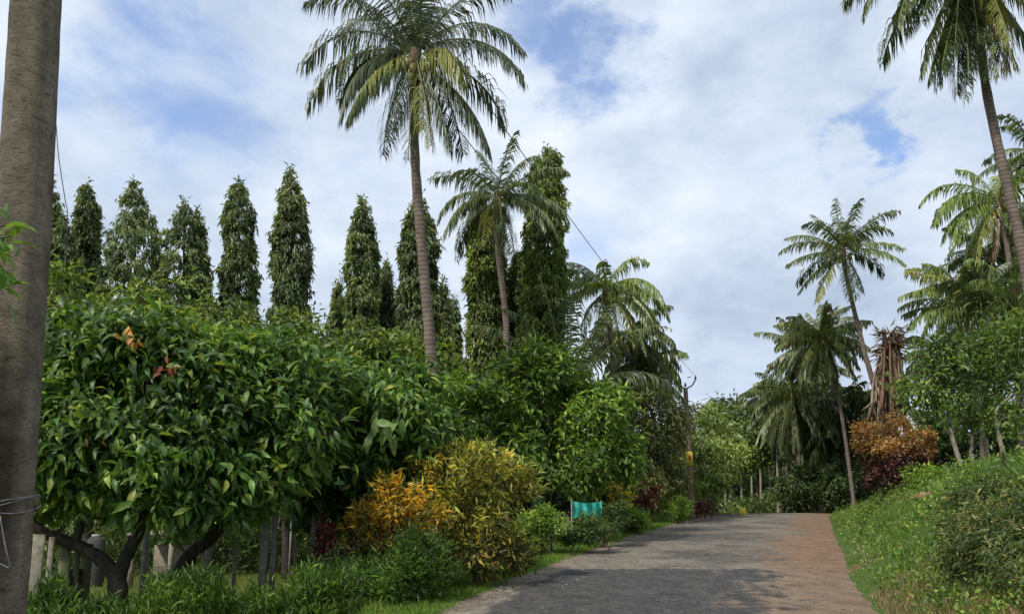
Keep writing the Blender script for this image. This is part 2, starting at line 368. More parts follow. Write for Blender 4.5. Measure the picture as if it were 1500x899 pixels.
for k, y in enumerate(ys):
    wl = .10*sin(y*1.3)+.07*sin(y*3.7)+.05*sin(y*8.1); wr = .12*sin(y*1.1+1)+.08*sin(y*3.1)
    l = eL(y)-.12+wl; r = eR(y)+.35+wr
    xs = l+(r-l)*us
    V.append(np.stack([xs, np.full(33, y), zr(y)+.012+.03*np.sin(us*pi)+.006*np.sin(xs*3+y*2)], -1)); cc.append(np.stack([us, np.full(33, max(y, 0)/100), us*0], -1))
V = np.concatenate(V); cc = np.concatenate(cc); i = (np.arange(len(ys)-1)[:, None]*33+np.arange(32)[None]).ravel()
b = Buf(); b.add(V, np.stack([i, i+1, i+34, i+33], -1), cc); tag(b.build('road', road_mat(), smooth=True), kind='structure')

# loose stones on the worn edges of the road
_o = np.array([(1, 0, 0), (0, 1, 0), (-1, 0, 0), (0, -1, 0), (0, 0, 1), (0, 0, -1), (.7, .7, .3), (-.7, .7, .25), (-.7, -.7, .3), (.7, -.7, .2)], float)
_f = np.array([(0, 6, 4), (6, 1, 4), (1, 7, 4), (7, 2, 4), (2, 8, 4), (8, 3, 4), (3, 9, 4), (9, 0, 4), (0, 5, 6), (6, 5, 1), (1, 5, 7), (7, 5, 2), (2, 5, 8), (8, 5, 3), (3, 5, 9), (9, 5, 0)])
rg = np.random.default_rng(55); n = 5200; y = 7+33*rg.random(n)**1.6; w_ = rg.random(n)
u = np.where(w_ < .25, rg.normal(.03, .035, n), np.where(w_ < .85, rg.normal(.93, .10, n), rg.uniform(0, 1, n)))
x = eL(y)+u*6.5; z = zr(y)+.012+.03*np.sin(np.clip(u, 0, 1)*pi); z = np.where((u > 1.02) | (u < 0), H(x, y), z)
sz = .006+.022*rg.random(n)**4; V = _o[None]*rg.uniform(.7, 1.3, (n, 10, 1))*sz[:, None, None]*np.array([1.2, 1.2, .7])+np.stack([x, y, z], -1)[:, None]
cc = np.repeat(np.array([[.30, .22, .16], [.22, .20, .18], [.17, .10, .065]])[rg.integers(0, 3, n)]*rg.uniform(.6, 1.2, (n, 1)), 10, axis=0)
b = Buf(); b.add(V, (np.arange(n)*10)[:, None, None]+_f[None] if False else ((np.arange(n)*10)[:, None, None]+_f[None]).reshape(-1, 3), cc)
tag(b.build('gravel', noise_mat('stone', (.7, .7, .7), (1, 1, 1), 40, .9, .2, attr=True)), kind='stuff')
# ------------------------------------------------------------ foliage
UP = np.array([0, 0, 1.])
def clumps(rg, ells, n, inner=.25, rough=.14):
    """leaf clumps gathered on boughs that stand out from the crown, with a thinner filling inside"""
    e = np.array([np.concatenate([c, r]) for c, r in ells], float)
    ar = (e[:, 3]*e[:, 4]+e[:, 4]*e[:, 5]+e[:, 3]*e[:, 5])*4.2; tot = ar.sum()*.7; p = ar/ar.sum()
    nb = max(7, n//12); k = rg.choice(len(e), nb, p=p); d = nrm(rg.normal(size=(nb, 3)))
    f = rg.uniform(.60, 1.06, nb)+rg.normal(0, rough, nb)*.4
    bc = e[k, :3]+d*e[k, 3:]*f[:, None]; bo = nrm(d/e[k, 3:])
    q = ((bc[:, None]-e[None, :, :3])/e[None, :, 3:]); q = np.sqrt((q**2).sum(-1)); q[np.arange(nb), k] = 9
    keep = q.min(1) > .72; bc, bo = bc[keep], bo[keep]; nb = len(bc)
    R = math.sqrt(tot/max(nb, 1))*.50*rg.uniform(.5, 1.45, nb)
    ni = int(n*inner*.6); no = n-ni; j = rg.integers(0, nb, no); dd = nrm(rg.normal(size=(no, 3)))
    up = bo[j]*.8+UP*.7; flip = ((dd*up).sum(1) < 0) & (rg.random(no) < .75); dd[flip] *= -1
    c1 = bc[j]+dd*np.array([1, 1, .75])*(R[j]*rg.uniform(.6, 1.0, no))[:, None]; o1 = nrm(dd*.75+bo[j]*.4+UP*.15)
    k = rg.choice(len(e), ni, p=p); d = nrm(rg.normal(size=(ni, 3))); c2 = e[k, :3]+d*e[k, 3:]*rg.uniform(.2, .85, (ni, 1))
    return np.concatenate([c1, c2]), np.concatenate([o1, d])
def fill(buf, rg, c, o, per, L, W, palette, droop=.3, out=.5, spread=.8, cr=.12, tmpl=T_LOW, zmin=None, clvar=.25, flat=.5):
    n = len(c); k = np.repeat(np.arange(n), per); m = len(k)
    pos = c[k]+rg.normal(size=(m, 3))*cr
    d = nrm(o[k]*out+rg.normal(size=(m, 3))*spread*.6-UP*droop)
    nn = nrm(o[k]*.5+UP*flat+rg.normal(size=(m, 3))*.45)
    if zmin is not None:
        ok = pos[:, 2] > zmin+L*.3; pos, d, nn, k = pos[ok], d[ok], nn[ok], k[ok]; m = len(k)
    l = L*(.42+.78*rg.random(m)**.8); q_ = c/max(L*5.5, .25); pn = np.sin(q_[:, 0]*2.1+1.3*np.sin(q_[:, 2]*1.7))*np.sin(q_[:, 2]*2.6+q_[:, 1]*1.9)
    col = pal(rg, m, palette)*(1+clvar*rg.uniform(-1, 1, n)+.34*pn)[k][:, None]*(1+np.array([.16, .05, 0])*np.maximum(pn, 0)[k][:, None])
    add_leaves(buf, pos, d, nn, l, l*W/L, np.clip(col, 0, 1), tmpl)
def branches(buf, rg, skel, targets, r=.02, sag=.1, k=40):
    skel = np.asarray(skel); idx = rg.permutation(len(targets))[:k]
    for j in idx:
        t = targets[j]; dd = np.linalg.norm(skel-t, axis=1)+np.maximum(0, skel[:, 2]-t[2])*1.5
        s = skel[np.argmin(dd)]; m = (s+t)/2+rg.normal(size=3)*.12*np.linalg.norm(t-s)*.6+UP*sag*np.linalg.norm(t-s)*.5
        tube(buf, smooth_path([s, m, t], 3), np.linspace(r, r*.35, 7), 5, wob=.1, rg=rg)
G1 = [((.030, .075, .016), .5), ((.055, .12, .022), .38), ((.11, .19, .035), .13)]
def tree(name, label, cat, base, limbs, ells, n, per, L, W, palette, seed, group=None, low=None, mat=None, bark=None, tmpl=T_LOW, droop=.3, out=.5,
         spread=.8, cr=.12, inner=.25, rough=.14, twigs=40, twig_r=.02, crown='crown', trunk='trunk', zmin=None, extra=None, flat=.5):
    rg = np.random.default_rng(seed); t = thing(name, label, cat, base, group)
    c, o = clumps(rg, ells, n, inner, rough)
    if zmin is not None: ok = c[:, 2] > zmin; c, o = c[ok], o[ok]
    tb = Buf(); sk = []
    for pts, r0, r1 in limbs:
        pp = smooth_path(pts, 6); tube(tb, pp, np.linspace(r0, r1, len(pp)), 9, wob=.10, rg=rg); sk.append(pp[len(pp)//3:])
    branches(tb, rg, np.concatenate(sk), c, twig_r, k=twigs)
    tb.build(trunk, bark or M_bark, t, smooth=True)
    lb = Buf()
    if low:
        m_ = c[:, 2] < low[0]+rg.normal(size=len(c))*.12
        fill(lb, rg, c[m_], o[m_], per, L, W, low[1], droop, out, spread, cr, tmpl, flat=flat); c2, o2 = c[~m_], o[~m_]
    else: c2, o2 = c, o
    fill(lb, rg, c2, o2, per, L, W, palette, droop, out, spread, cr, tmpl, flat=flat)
    if extra: extra(lb, rg, c, o)
    lb.build(crown, mat or M_leaf, t)
    return t
def E(px, py, Y, rxp, ryp, ry=None, s=1):      # ellipsoid seen at (px, py), radii in pixels at that distance; ry = depth radius in metres
    k = ppm(Y, py); rx = rxp/k*s; rz = ryp/k*s
    return (P(px, py, Y), (rx, ry if ry else rx*.9, rz))

# ---- palms
def frond(buf, rb, rg, o, az, el, length, droop, nl=60, ll=.75, lw=.045, col=None, hang=.55, twist=0):
    d = np.array([cos(az)*cos(el), sin(az)*cos(el), sin(el)]); n = 16; st = length/n; pts = [np.array(o, float)]; tg = [d]
    for i in range(n):
        d = nrm(d+np.array([0, 0, -1])*droop/n*(.4+1.5*i/n)+rg.normal(size=3)*.012); pts.append(pts[-1]+d*st); tg.append(d)
    pts = np.array(pts); tg = np.array(tg)
    tube(rb, pts, np.linspace(.035, .008, n+1)*length/4, 4, col=(.16, .20, .06), rg=rg)
    t = np.linspace(.10, .985, nl); ii = t*n; i0 = np.minimum(ii.astype(int), n-1); f = (ii-i0)[:, None]
    p = pts[i0]*(1-f)+pts[i0+1]*f; g = nrm(tg[i0]*(1-f)+tg[i0+1]*f)
    side = np.array([-sin(az), cos(az), 0]); side = nrm(side[None]+np.array([0, 0, 1.])*twist)
    for s in (-1, 1):
        k = nl; sv = nrm(side*s); prof = np.clip(np.sin(pi*(.12+.83*t)), .12, 1)**.65
        h = hang*rg.uniform(.7, 1.7, (k, 1)); dv = nrm(sv+g*(.35+.5*t[:, None])-UP*h*.9+rg.normal(size=(k, 3))*.14)
        gap = (np.sin(t*rg.uniform(15, 40)+rg.uniform(0, 6)) > .88) | (rg.random(k) < .06)
        L = (ll*prof*rg.uniform(.72, 1.15, k)*np.where(gap, .12, 1))[:, None]
        p1 = p+dv*L*.5; d2 = nrm(dv*.7-UP*h*2.6+rg.normal(size=(k, 3))*.12); p2 = p1+d2*L*.55
        wv = nrm(g*.8+UP*.5)*lw*.5
        v = np.stack([p-wv*.6, p+wv*.6, p1-wv, p1+wv, p2], 1)
        c0 = np.repeat(pal(rg, k, col, .2), 5, axis=0)
        base = (np.arange(k)*5)[:, None, None]
        q = base+np.array([[[0, 1, 3, 2]]])[0]; tr = base+np.array([[[2, 3, 4]]])[0]
        buf.add(v, q.reshape(-1, 4), c0); buf.l.append((tr.reshape(-1, 3)+buf.n-k*5).ravel()); buf.t.append(np.full(k, 3))
PG = [((.038, .066, .026), .45), ((.065, .098, .038), .38), ((.12, .145, .065), .17)]
PY_ = [((.20, .20, .05), .5), ((.13, .17, .045), .4), ((.30, .25, .09), .1)]
PD = [((.022, .04, .016), .6), ((.045, .07, .022), .4)]
PL = [((.08, .13, .04), .5), ((.13, .19, .05), .4), ((.05, .085, .03), .1)]
def palm(label, base, path, r0, r1, fr, seed, group='coconut palms', coconuts=6, scale=1, palette=PG, ll=.75, lw=.045, nl=60, name='coconut_palm', together=False, bark=None, nutcol=None):
    rg = np.random.default_rng(seed); t = thing(name, label, 'palm tree', base, group)
    pp = smooth_path([base-UP*.3]+list(path), 7); tb = Buf(); n = len(pp)
    rad = np.linspace(r0, r1, n); rad[:3] *= (1.35, 1.2, 1.08); rad *= 1+.04*np.sin(np.arange(n)*2.3)
    tube(tb, pp, rad, 10, wob=.05, rg=rg); tb.build('trunk', bark or M_palm, t, smooth=True)
    top = pp[-1]; cb, rb = Buf(), Buf()
    hb = Buf(); tube(hb, [top-UP*.25*scale, top, top+UP*.35*scale, top+UP*.8*scale], [r1*1.1, r1*1.8, r1*1.5, .03], 8, col=(.11, .10, .05), wob=.2, rg=rg); hb.build('crown_shaft', M_dryfib, t)
    for f in fr:
        az, el, ln, dr = f[:4]; colp = f[4] if len(f) > 4 and f[4] else palette; hang = f[5] if len(f) > 5 else .55
        if not together: cb = Buf()
        frond(cb, cb, rg, top+UP*rg.uniform(.05, .35)*scale, R_(az), R_(el), ln*scale, dr, nl, ll*scale, lw*scale, colp, hang, twist=rg.normal()*.5)
        if not together: cb.build('frond', M_frond, t)
    if together: cb.build('crown', M_frond, t)
    for k in range(coconuts):
        a = rg.uniform(0, 2*pi); c = top+np.array([cos(a)*.28, sin(a)*.28, -.12-rg.uniform(0, .3)])*scale; nb = Buf()
        th = np.linspace(-pi/2, pi/2, 7); tube(nb, [c+UP*sin(q)*.14*scale for q in th], [max(.004, cos(q)*.11*scale) for q in th], 8); nb.build('coconut', M_coco, t, smooth=True)
    return t
M_dryfib = noise_mat('palm_fibre', (.06, .045, .03), (.2, .15, .09), 25, .95, .6)
def rfr(rg, n, ln=3.6, lo=-35, hi=70, droop=(1.0, 1.9), az0=0, hang=.55, palette=None):
    out = []
    for k in range(n):
        u = (k+.5)/n; el = hi+(lo-hi)*u+rg.normal()*9; az = az0+k*137.5+rg.normal()*14
        out.append((az, el, ln*rg.uniform(.88, 1.08)*(.75+.25*min(1, u*3)), droop[0]+(droop[1]-droop[0])*rg.random(), palette, hang))
    out[-1] = (out[-1][0], -78, ln*.8, .5, [((.20, .135, .075), .6), ((.13, .09, .05), .4)], 1.3)
    return out

# main palm, left of the road
Y = 18; base = at(640, Y)
PM = [((.028, .046, .021), .5), ((.050, .074, .034), .36), ((.10, .12, .06), .14)]
PB = [((.20, .135, .075), .6), ((.13, .09, .05), .4)]
fr = [(182, 14, 3.7, 2.1, PG, .9), (196, -4, 3.2, 2.5, PD, 1.0), (205, -30, 3.0, 1.5, PY_, 1.1), (214, -22, 3.0, 1.8, PD, 1.0), (170, 44, 3.9, 2.0), (152, 62, 3.8, 1.8), (178, 30, 2.8, 2.6, PL), (186, 58, 3.6, 1.6),
      (2, 30, 3.5, 1.9), (10, 8, 3.3, 2.0, PG), (352, -34, 3.6, 1.2, PD, 1.0), (330, 20, 2.4, 3.0, PY_, 1.2), (18, 52, 3.7, 1.9), (345, 64, 3.5, 1.6), (268, -70, 3.5, .6, PG, 1.2), (300, -64, 3.4, .6, PY_, 1.2), (248, -58, 3.0, .9, PD, 1.2), (335, -60, 3.3, .7, PD, 1.2),
      (90, 30, 3.3, 1.8), (60, 0, 3.3, 1.8, PD), (120, 5, 3.3, 1.8, PD), (75, 70, 3.4, 1.2), (250, 74, 3.2, 1.0), (100, 82, 3.0, .6), (290, 66, 3.2, 1.6), (225, 62, 3.3, 1.8), (285, -78, 2.6, .4, PB, 1.4)]
palm('tallest coconut palm at left of road, crown cut off by the top of the photo', base, [P(632, 540, Y), P(621, 400, Y), P(609, 250, Y), P(607, 150, Y), P(608, 92, Y)], .155, .10, [f[:4]+((PM,)+f[5:] if len(f) < 5 or f[4] in (PG, PL) else f[4:]) for f in fr], 11, palette=PM, nl=105, ll=.95, lw=.036, coconuts=9)
rg_ = np.random.default_rng(5)
Y = 27; base = at(745, Y)
fr = rfr(rg_, 17, 3.2, -30, 78, (1.2, 2.0)) + [(200, 0, 3.2, 2.2), (350, 5, 3.3, 1.9), (5, 32, 3.4, 2.0), (185, 25, 3.0, 2.3), (250, -35, 3.0, 1.5, PY_), (270, -55, 3.2, 1, PD), (290, -50, 3.0, 1, PD)]
palm('coconut palm with pale brown trunk just right of the tallest palm', base, [P(742, 560, Y), P(741, 470, Y), P(731, 380, Y), P(727, 330, Y), P(728, 300, Y)], .14, .10, fr, 12, nl=80, lw=.045)
Y = 31; base = at(905, Y)
fr = rfr(rg_, 16, 3.4, -50, 65, (1.2, 2.2), palette=PL, hang=.8) + [(5, 20, 3.5, 1.9, PL), (185, 50, 3.4, 2.0), (150, 55, 3.6, 1.7), (300, -40, 3.6, 1.4, PY_, .9), (320, -25, 3.6, 1.6, PL, 1), (285, -60, 3.4, 1, PL, 1), (20, 0, 3.4, 1.6, PL), (340, -45, 3.6, 1.3, PL, 1)]
palm('coconut palm with yellowish drooping fronds beside the vine covered column', base, [P(900, 560, Y), P(893, 480, Y), P(888, 430, Y)], .15, .12, fr, 13, lw=.065)
Y = 28; base = at(835, Y)
palm('young palm with long dark upright fronds behind the mango like tree', base, [P(833, 600, Y)], .25, .2,
     [(a, e, 5.2, d, PD if k % 2 else PG) for k, (a, e, d) in enumerate([(180, 62, 1.2), (150, 75, .9), (200, 80, .9), (20, 72, 1.0), (340, 60, 1.4), (270, 78, .9), (90, 80, .8), (230, 60, 1.4), (300, 66, 1.2), (60, 60, 1.3), (120, 52, 1.6), (0, 45, 1.8), (185, 40, 2.0), (260, 45, 2)])],
     14, coconuts=0, lw=.075, ll=.85)
Y = 34; base = at(945, Y)
palm('pale leaved coconut palm drooping above the grey green feathery tree', base, [P(944, 600, Y), P(942, 535, Y)], .15, .12, rfr(rg_, 24, 2.7, -60, 60, (1.2, 2.2), palette=PL, hang=.9), 15, lw=.07)
Y = 33; base = at(925, Y)
palm('coconut palm half hidden low behind the yellowish palm', base, [P(925, 560, Y), P(925, 500, Y)], .15, .12, rfr(rg_, 18, 3.3, -50, 50, (1.2, 2.2), hang=.9), 16, lw=.07)
# right side
Y = 36; base = at(1302, Y)
fr = [(180, 2, 3.1, 1.0), (172, 30, 3.3, 1.4), (190, -28, 3.5, .9, PD), (200, -45, 3.4, 1.0, PY_), (150, 50, 3.2, 1.3), (110, 65, 3.3, 1.0), (60, 62, 3.2, 1.0), (30, 45, 3.2, 1.3), (5, 25, 3.4, 1.1, PL), (358, 8, 3.3, 1.3, PL), (350, -5, 2.4, 2.0, PD),
      (100, 82, 3.0, .4), (270, 60, 3, 1.6), (260, 20, 3.0, 2.0), (300, 30, 3.0, 2), (230, 5, 3.1, 1.8), (90, 20, 3.2, 1.5), (130, 0, 3, 1.4, PD), (265, -65, 3.2, .6, PD), (250, -72, 3.0, .5, PD), (290, -60, 2.8, .6, PD), (210, 40, 3.2, 1.5), (330, 50, 3.2, 1.4)]
fr = [tuple(f[:3])+(f[3]*.75, f[4] if len(f) > 4 else None, .45) for f in fr]
palm('coconut palm with thin trunk leaning left, clear against the sky', base, [P(1290, 610, Y), P(1265, 510, Y), P(1243, 420, Y), P(1235, 372, Y)], .14, .09, fr, 21, lw=.055, nl=70)
Y = 19; base = at(1542, Y)
fr = [(182, 50, 4.4, 2.3), (176, 25, 3.9, 2.4), (190, 0, 3.6, 2.2), (205, -30, 3.6, 1.3, PD), (222, -52, 3.8, .9, PG, .9), (240, -62, 3.9, .7, PG, .9), (255, -70, 3.6, .5, PL, .9), (270, -60, 3.8, .7, PY_, .9), (200, -65, 4.0, .5, PG, .9), (210, -60, 4.3, .6, PD, .9), (185, -68, 4.0, .5, PG, .9), (232, -72, 4.4, .4, PG, 1), (260, -78, 4.2, .4, PL, 1), (195, -76, 4.3, .4, PD, 1), (300, -74, 4.0, .5, PY_, 1), (175, -58, 3.8, .8, PG, .9), (205, -74, 4.5, .4, PG, 1.2), (222, -66, 4.6, .5, PD, 1.2), (245, -74, 4.5, .4, PG, 1.2), (190, -62, 4.2, .5, PD, 1.1), (215, -80, 4.4, .3, PL, 1.3), (275, -80, 4.2, .3, PB, 1.3), (330, -62, 3.8, .7, PD, 1), (285, -40, 3.6, 1.2),
      (340, -35, 3.4, 1.2, PD), (355, -5, 3.6, 1.8), (10, 25, 3.6, 1.8), (150, 40, 3.8, 1.8), (90, 40, 3.8, 1.6), (45, 35, 3.8, 1.6), (120, 10, 3.6, 1.8), (60, 0, 3.6, 1.6), (225, 40, 3.8, 2), (270, 40, 3.8, 1.9), (315, 40, 3.6, 1.9), (100, 75, 3.4, .8), (235, -15, 3.4, 2.0, PD)]
palm('coconut palm at top right with heavy skirt of hanging fronds', base, [P(1503, 400, Y), P(1470, 250, Y), P(1443, 120, Y), P(1430, 0, Y), P(1418, -45, Y)], .14, .095, fr, 22, nl=110, ll=.95, lw=.042, coconuts=8)
Y = 29; base = at(1500, Y)
palm('bright green coconut palm behind the leaning trunk at right', base, [P(1482, 420, Y), P(1464, 300, Y)], .12, .09,
     rfr(rg_, 18, 3.4, -45, 70, (1.2, 2.2), palette=PL, hang=.8) + [(180, 25, 3.5, 2.0, PL), (185, 0, 3.4, 2.0, PL), (200, -40, 3.4, 1, PY_, .9), (170, 45, 3.6, 1.8, PL)], 23, lw=.06)
Y = 27; base = at(1442, Y)
palm('dark palm with yellow midribs rising above the leafy saplings at right', base, [P(1440, 560, Y), P(1437, 470, Y)], .15, .11,
     rfr(rg_, 14, 3.2, -20, 78, (.9, 1.7), palette=PD) + [(182, 18, 3.2, 1.2, PL), (178, 40, 3.3, 1.2, PD), (20, 55, 3.4, 1.0, PY_), (0, 35, 3.4, 1.4, PY_), (150, 60, 3.2, 1, PY_)], 24, lw=.06)
Y = 34; base = at(1560, Y)
palm('coconut palm crown at the right edge above the bright green palm', base, [P(1540, 400, Y), P(1522, 230, Y)], .15, .12, rfr(rg_, 24, 3.6, -45, 70, (1.2, 2.2)), 25, lw=.07)
Y = 41; base = at(1252, Y)
palm('dense dusty green palm directly under the leaning palm crown', base, [P(1246, 700, Y), P(1228, 580, Y), P(1205, 500, Y)], .11, .08, rfr(rg_, 52, 3.0, -84, 82, (.8, 1.7), hang=.8), 26, lw=.08)
Y = 46; base = at(1172, Y)
palm('bushy low palm beside the far end of the road', base, [P(1168, 640, Y), P(1162, 585, Y)], .15, .12, rfr(rg_, 60, 3.9, -88, 60, (1.0, 2.2), hang=1.0, palette=PG), 27, lw=.09, nl=50)
Y = 50; base = at(1205, Y)
palm('shaded palm with dull hanging fronds behind the dusty green palm', base, [P(1203, 640, Y), P(1198, 600, Y)], .15, .12, rfr(rg_, 52, 4.2, -88, 50, (1.0, 1.8), hang=1), 28, lw=.09, nl=50)
Y = 44; base = at(1290, Y)
palm('low green palm behind the bundle of dead fronds', base, [P(1292, 640, Y), P(1290, 590, Y)], .15, .12, rfr(rg_, 26, 3.6, -60, 55, (1.0, 1.8), hang=.9), 29, lw=.09, nl=50)
Y = 36; base = at(1375, Y)
palm('low palm between the dead fronds and the leafy saplings', base, [P(1376, 620, Y), P(1376, 520, Y)], .18, .14, rfr(rg_, 22, 3.0, -55, 60, (1.0, 1.8), hang=.9, palette=PD), 30, lw=.08, nl=50)
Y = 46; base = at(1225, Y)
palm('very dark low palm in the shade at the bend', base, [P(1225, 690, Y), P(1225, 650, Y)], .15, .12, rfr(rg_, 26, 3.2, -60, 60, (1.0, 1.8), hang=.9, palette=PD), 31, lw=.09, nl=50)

for lab, pb_, px, py, Y, n_, ln_, pl_, sd_ in [
    ('coconut palm rising above the crowded palms left of the dusty palm', 1180, 1172, 515, 47, 36, 3.1, PG, 57), ('coconut palm with dark rounded crown at the right edge behind the leaning trunk', 1465, 1452, 385, 31, 26, 3.0, PD, 58), ('coconut palm crowded against the right edge just below the hanging skirt', 1520, 1492, 345, 33, 26, 3.4, None, 51), ('coconut palm with low crown between bright green palm and dark palm at right', 1415, 1408, 430, 32, 22, 2.9, PL, 52),
    ('coconut palm low at the right edge with yellow green arching fronds', 1500, 1488, 440, 26, 24, 3.0, PL, 53), ('tall coconut palm at left of the crowded palms by the bend', 1155, 1148, 590, 52, 34, 3.3, None, 54),
    ('coconut palm between the dusty palm and the leftmost crowded palms', 1190, 1186, 548, 49, 38, 3.5, PG, 55), ('coconut palm drooping low behind the thin leaning trunk', 1245, 1240, 600, 45, 40, 3.2, PD, 56)]:
    base = at(pb_, Y); palm(lab, base, [P((pb_+px)/2, (py+720)/2, Y), P(px, py, Y)], .13, .09, rfr(rg_, n_, ln_, -80, 78, (.7, 1.6), hang=.8, palette=pl_), sd_, lw=.065 if Y < 40 else .085, nl=52)
Y = 54; base = at(1142, Y)
palm('small drooping palm at the left of the crowded palms by the bend', base, [P(1142, 660, Y), P(1143, 622, Y)], .15, .12, rfr(rg_, 34, 2.8, -85, 60, (1.0, 2.0), hang=1), 32, lw=.09, nl=40)
Y = 48; base = at(1190, Y)
palm('low palm with long yellowish hanging fronds beneath the dusty green palm', base, [P(1192, 690, Y), P(1190, 640, Y)], .14, .12, rfr(rg_, 34, 2.7, -86, 50, (1.0, 2.0), hang=1, palette=PL), 33, lw=.08, nl=44)
# ---- slim areca palms, far
AR = [(1063, 640, 50), (1087, 668, 56), (1115, 650, 54), (1129, 672, 58), (1140, 640, 52), (1158, 668, 56), (1102, 675, 60), (1185, 668, 60)]
al = ['slender far tree palm with the tallest pale trunk beside the utility pole', 'short slim palm standing above the yellow roadside stone', 'slim grey trunked palm second in the far row right of the stone',
      'short thin trunked palm in the middle of the far row', 'tallest slim palm in the middle of the far row', 'thin palm at the shaded end of the far row', 'small slim palm just right of the yellow stone, set far back', 'thin palm nearest the bushy low palm at the bend']
for (px, py, Y), lb_ in zip(AR, al):
    base = at(px, Y)
    palm(lb_, base, [P(px-1, (py+740)/2, Y), P(px-2, py, Y)], .09, .07, rfr(rg_, 11, 1.7, -30, 75, (1.2, 2.4), palette=PL, hang=.7), 40+px, group='slim palms in the far row', coconuts=0, name='areca_palm', together=True, nl=26, ll=.5, lw=.09, bark=M_palebark)

# ---- mast trees
GM = [((.050, .088, .036), .42), ((.075, .118, .048), .43), ((.12, .16, .075), .15)]
def mast(label, px, py, wp, tl, Y, seed, palette=GM, wid=None, lean=0, dens=1, name='mast_tree', group='tall columnar mast trees', topf=0):
    rg = np.random.default_rng(seed); base = at(px, Y); top = P(px+lean, py, Y); t = thing(name, label, 'tree', base, group)
    k = ppm(Y, py); Wm = wp/k; Ht = top[2]-base[2]; TL = tl*.62/k
    tb = Buf(); tube(tb, smooth_path([base-UP*.2, (base+top)/2, top-UP*.4], 6), np.linspace(.16, .03, 13), 7, rg=rg); tb.build('trunk', M_bark, t)
    area = 2*pi*Wm*Ht; n = int(area*26*dens); Wm = max(Wm*.92-.24, Wm*.5)
    z = rg.random(n)**.95*(Ht-.5)
    w_ = Wm*np.minimum(1, ((z+.02+topf)/TL))**.72
    if wid: w_ = w_+np.maximum(0, (z-TL))*wid
    keep = rg.random(n) < w_/w_.max(); z, w_ = z[keep], w_[keep]; n = len(z); a = rg.uniform(0, 2*pi, n)
    bump = 1+.10*np.sin(a*2+z*1.9+seed)+.10*np.sin(a*3-z*3.4+seed*2)+.08*np.sin(z*6+a*2)
    r = w_*bump*np.where(rg.random(n) < .2, rg.uniform(.3, .9, n), rg.uniform(.85, 1.06, n))
    o = np.stack([np.cos(a), np.sin(a), .1*a*0], -1); frac = (z/Ht)[:, None]
    c = top*(1-frac)+base*frac+o*r[:, None]; c[:, 2] = top[2]-z
    hole_ = np.sin(z*1.7+a*2+seed*3)*np.sin(z*.9-a+seed) > .72; keep = ~(hole_ & (rg.random(len(z)) < .75)); c, o = c[keep], o[keep]
    lt = rg.uniform(.85, 1.25); palette = [(tuple(np.array(q[0])*lt), q[1]) for q in palette]
    lb = Buf(); fill(lb, rg, c, o, 19, .26, .07, palette, droop=1.15, out=.6, spread=.65, cr=.08, clvar=.42, flat=.3)
    # tip sprig
    m = 40; add_leaves(lb, top+rg.normal(size=(m, 3))*np.array([.06, .06, .18])-UP*.15, nrm(rg.normal(size=(m, 3))*.6+UP*.2), nrm(rg.normal(size=(m, 3))), .28, .07, pal(rg, m, palette))
    lb.build('crown', M_leaf, t)
for a in [
    ('columnar tree partly hidden behind the near utility pole', 72, 262, 30, 190, 29, 101),
    ('columnar tree filling the gap between the near pole and the slim one', 92, 318, 26, 90, 28, 102),
    ('slimmest of the tall columnar trees, second clear spire from the near pole', 127, 272, 22, 60, 31, 103),
    ('broad conical tree with a wide lower skirt, left of the double tipped one', 198, 267, 47, 180, 30, 104, GM, .10),
    ('conical tree with a double tip', 270, 296, 44, 160, 30, 105, GM, .12),
    ('narrow dark columnar tree between the double tipped and the pointed one', 350, 266, 29, 90, 31, 106, GM, .02),
    ('tall sharply pointed columnar tree, highest spire left of the palms', 427, 250, 32, 140, 30, 107, GM, .01),
    ('tall columnar tree with rounded tip, midway between pointed spire and tallest palm', 531, 292, 29, 120, 31, 108),
    ('small dark spire left of the round tipped columnar tree', 496, 414, 17, 70, 33, 109),
    ('short spire right of the round tipped columnar tree', 566, 385, 19, 110, 33, 110),
    ('columnar tree directly behind the trunk of the tallest palm', 614, 285, 34, 130, 30, 111),
    ('low narrow spire touching the column behind the tallest palm', 649, 412, 13, 60, 34, 112),
    ('thin dark spire standing alone in the gap between the two big palms', 665, 438, 17, 110, 36, 113)]:
    mast(*a)
mast('second tip of the double tipped conical tree, its lower neighbour', 289, 312, 20, 80, 30.4, 114)
GV = [((.05, .085, .025), .5), ((.08, .13, .035), .38), ((.15, .2, .06), .12)]
mast('thick leafy column behind the pale trunked palm', 712, 305, 33, 60, 30, 115, GV, lean=0, topf=.6, dens=1.2)
mast('vine covered column with blunt top, right of the pale trunked palm', 787, 222, 34, 90, 29, 116, GV, lean=14, topf=.6, dens=1.2, wid=.02)
mast('second leafy column right behind the vine covered one', 770, 370, 36, 90, 31, 117, GV, topf=.6)

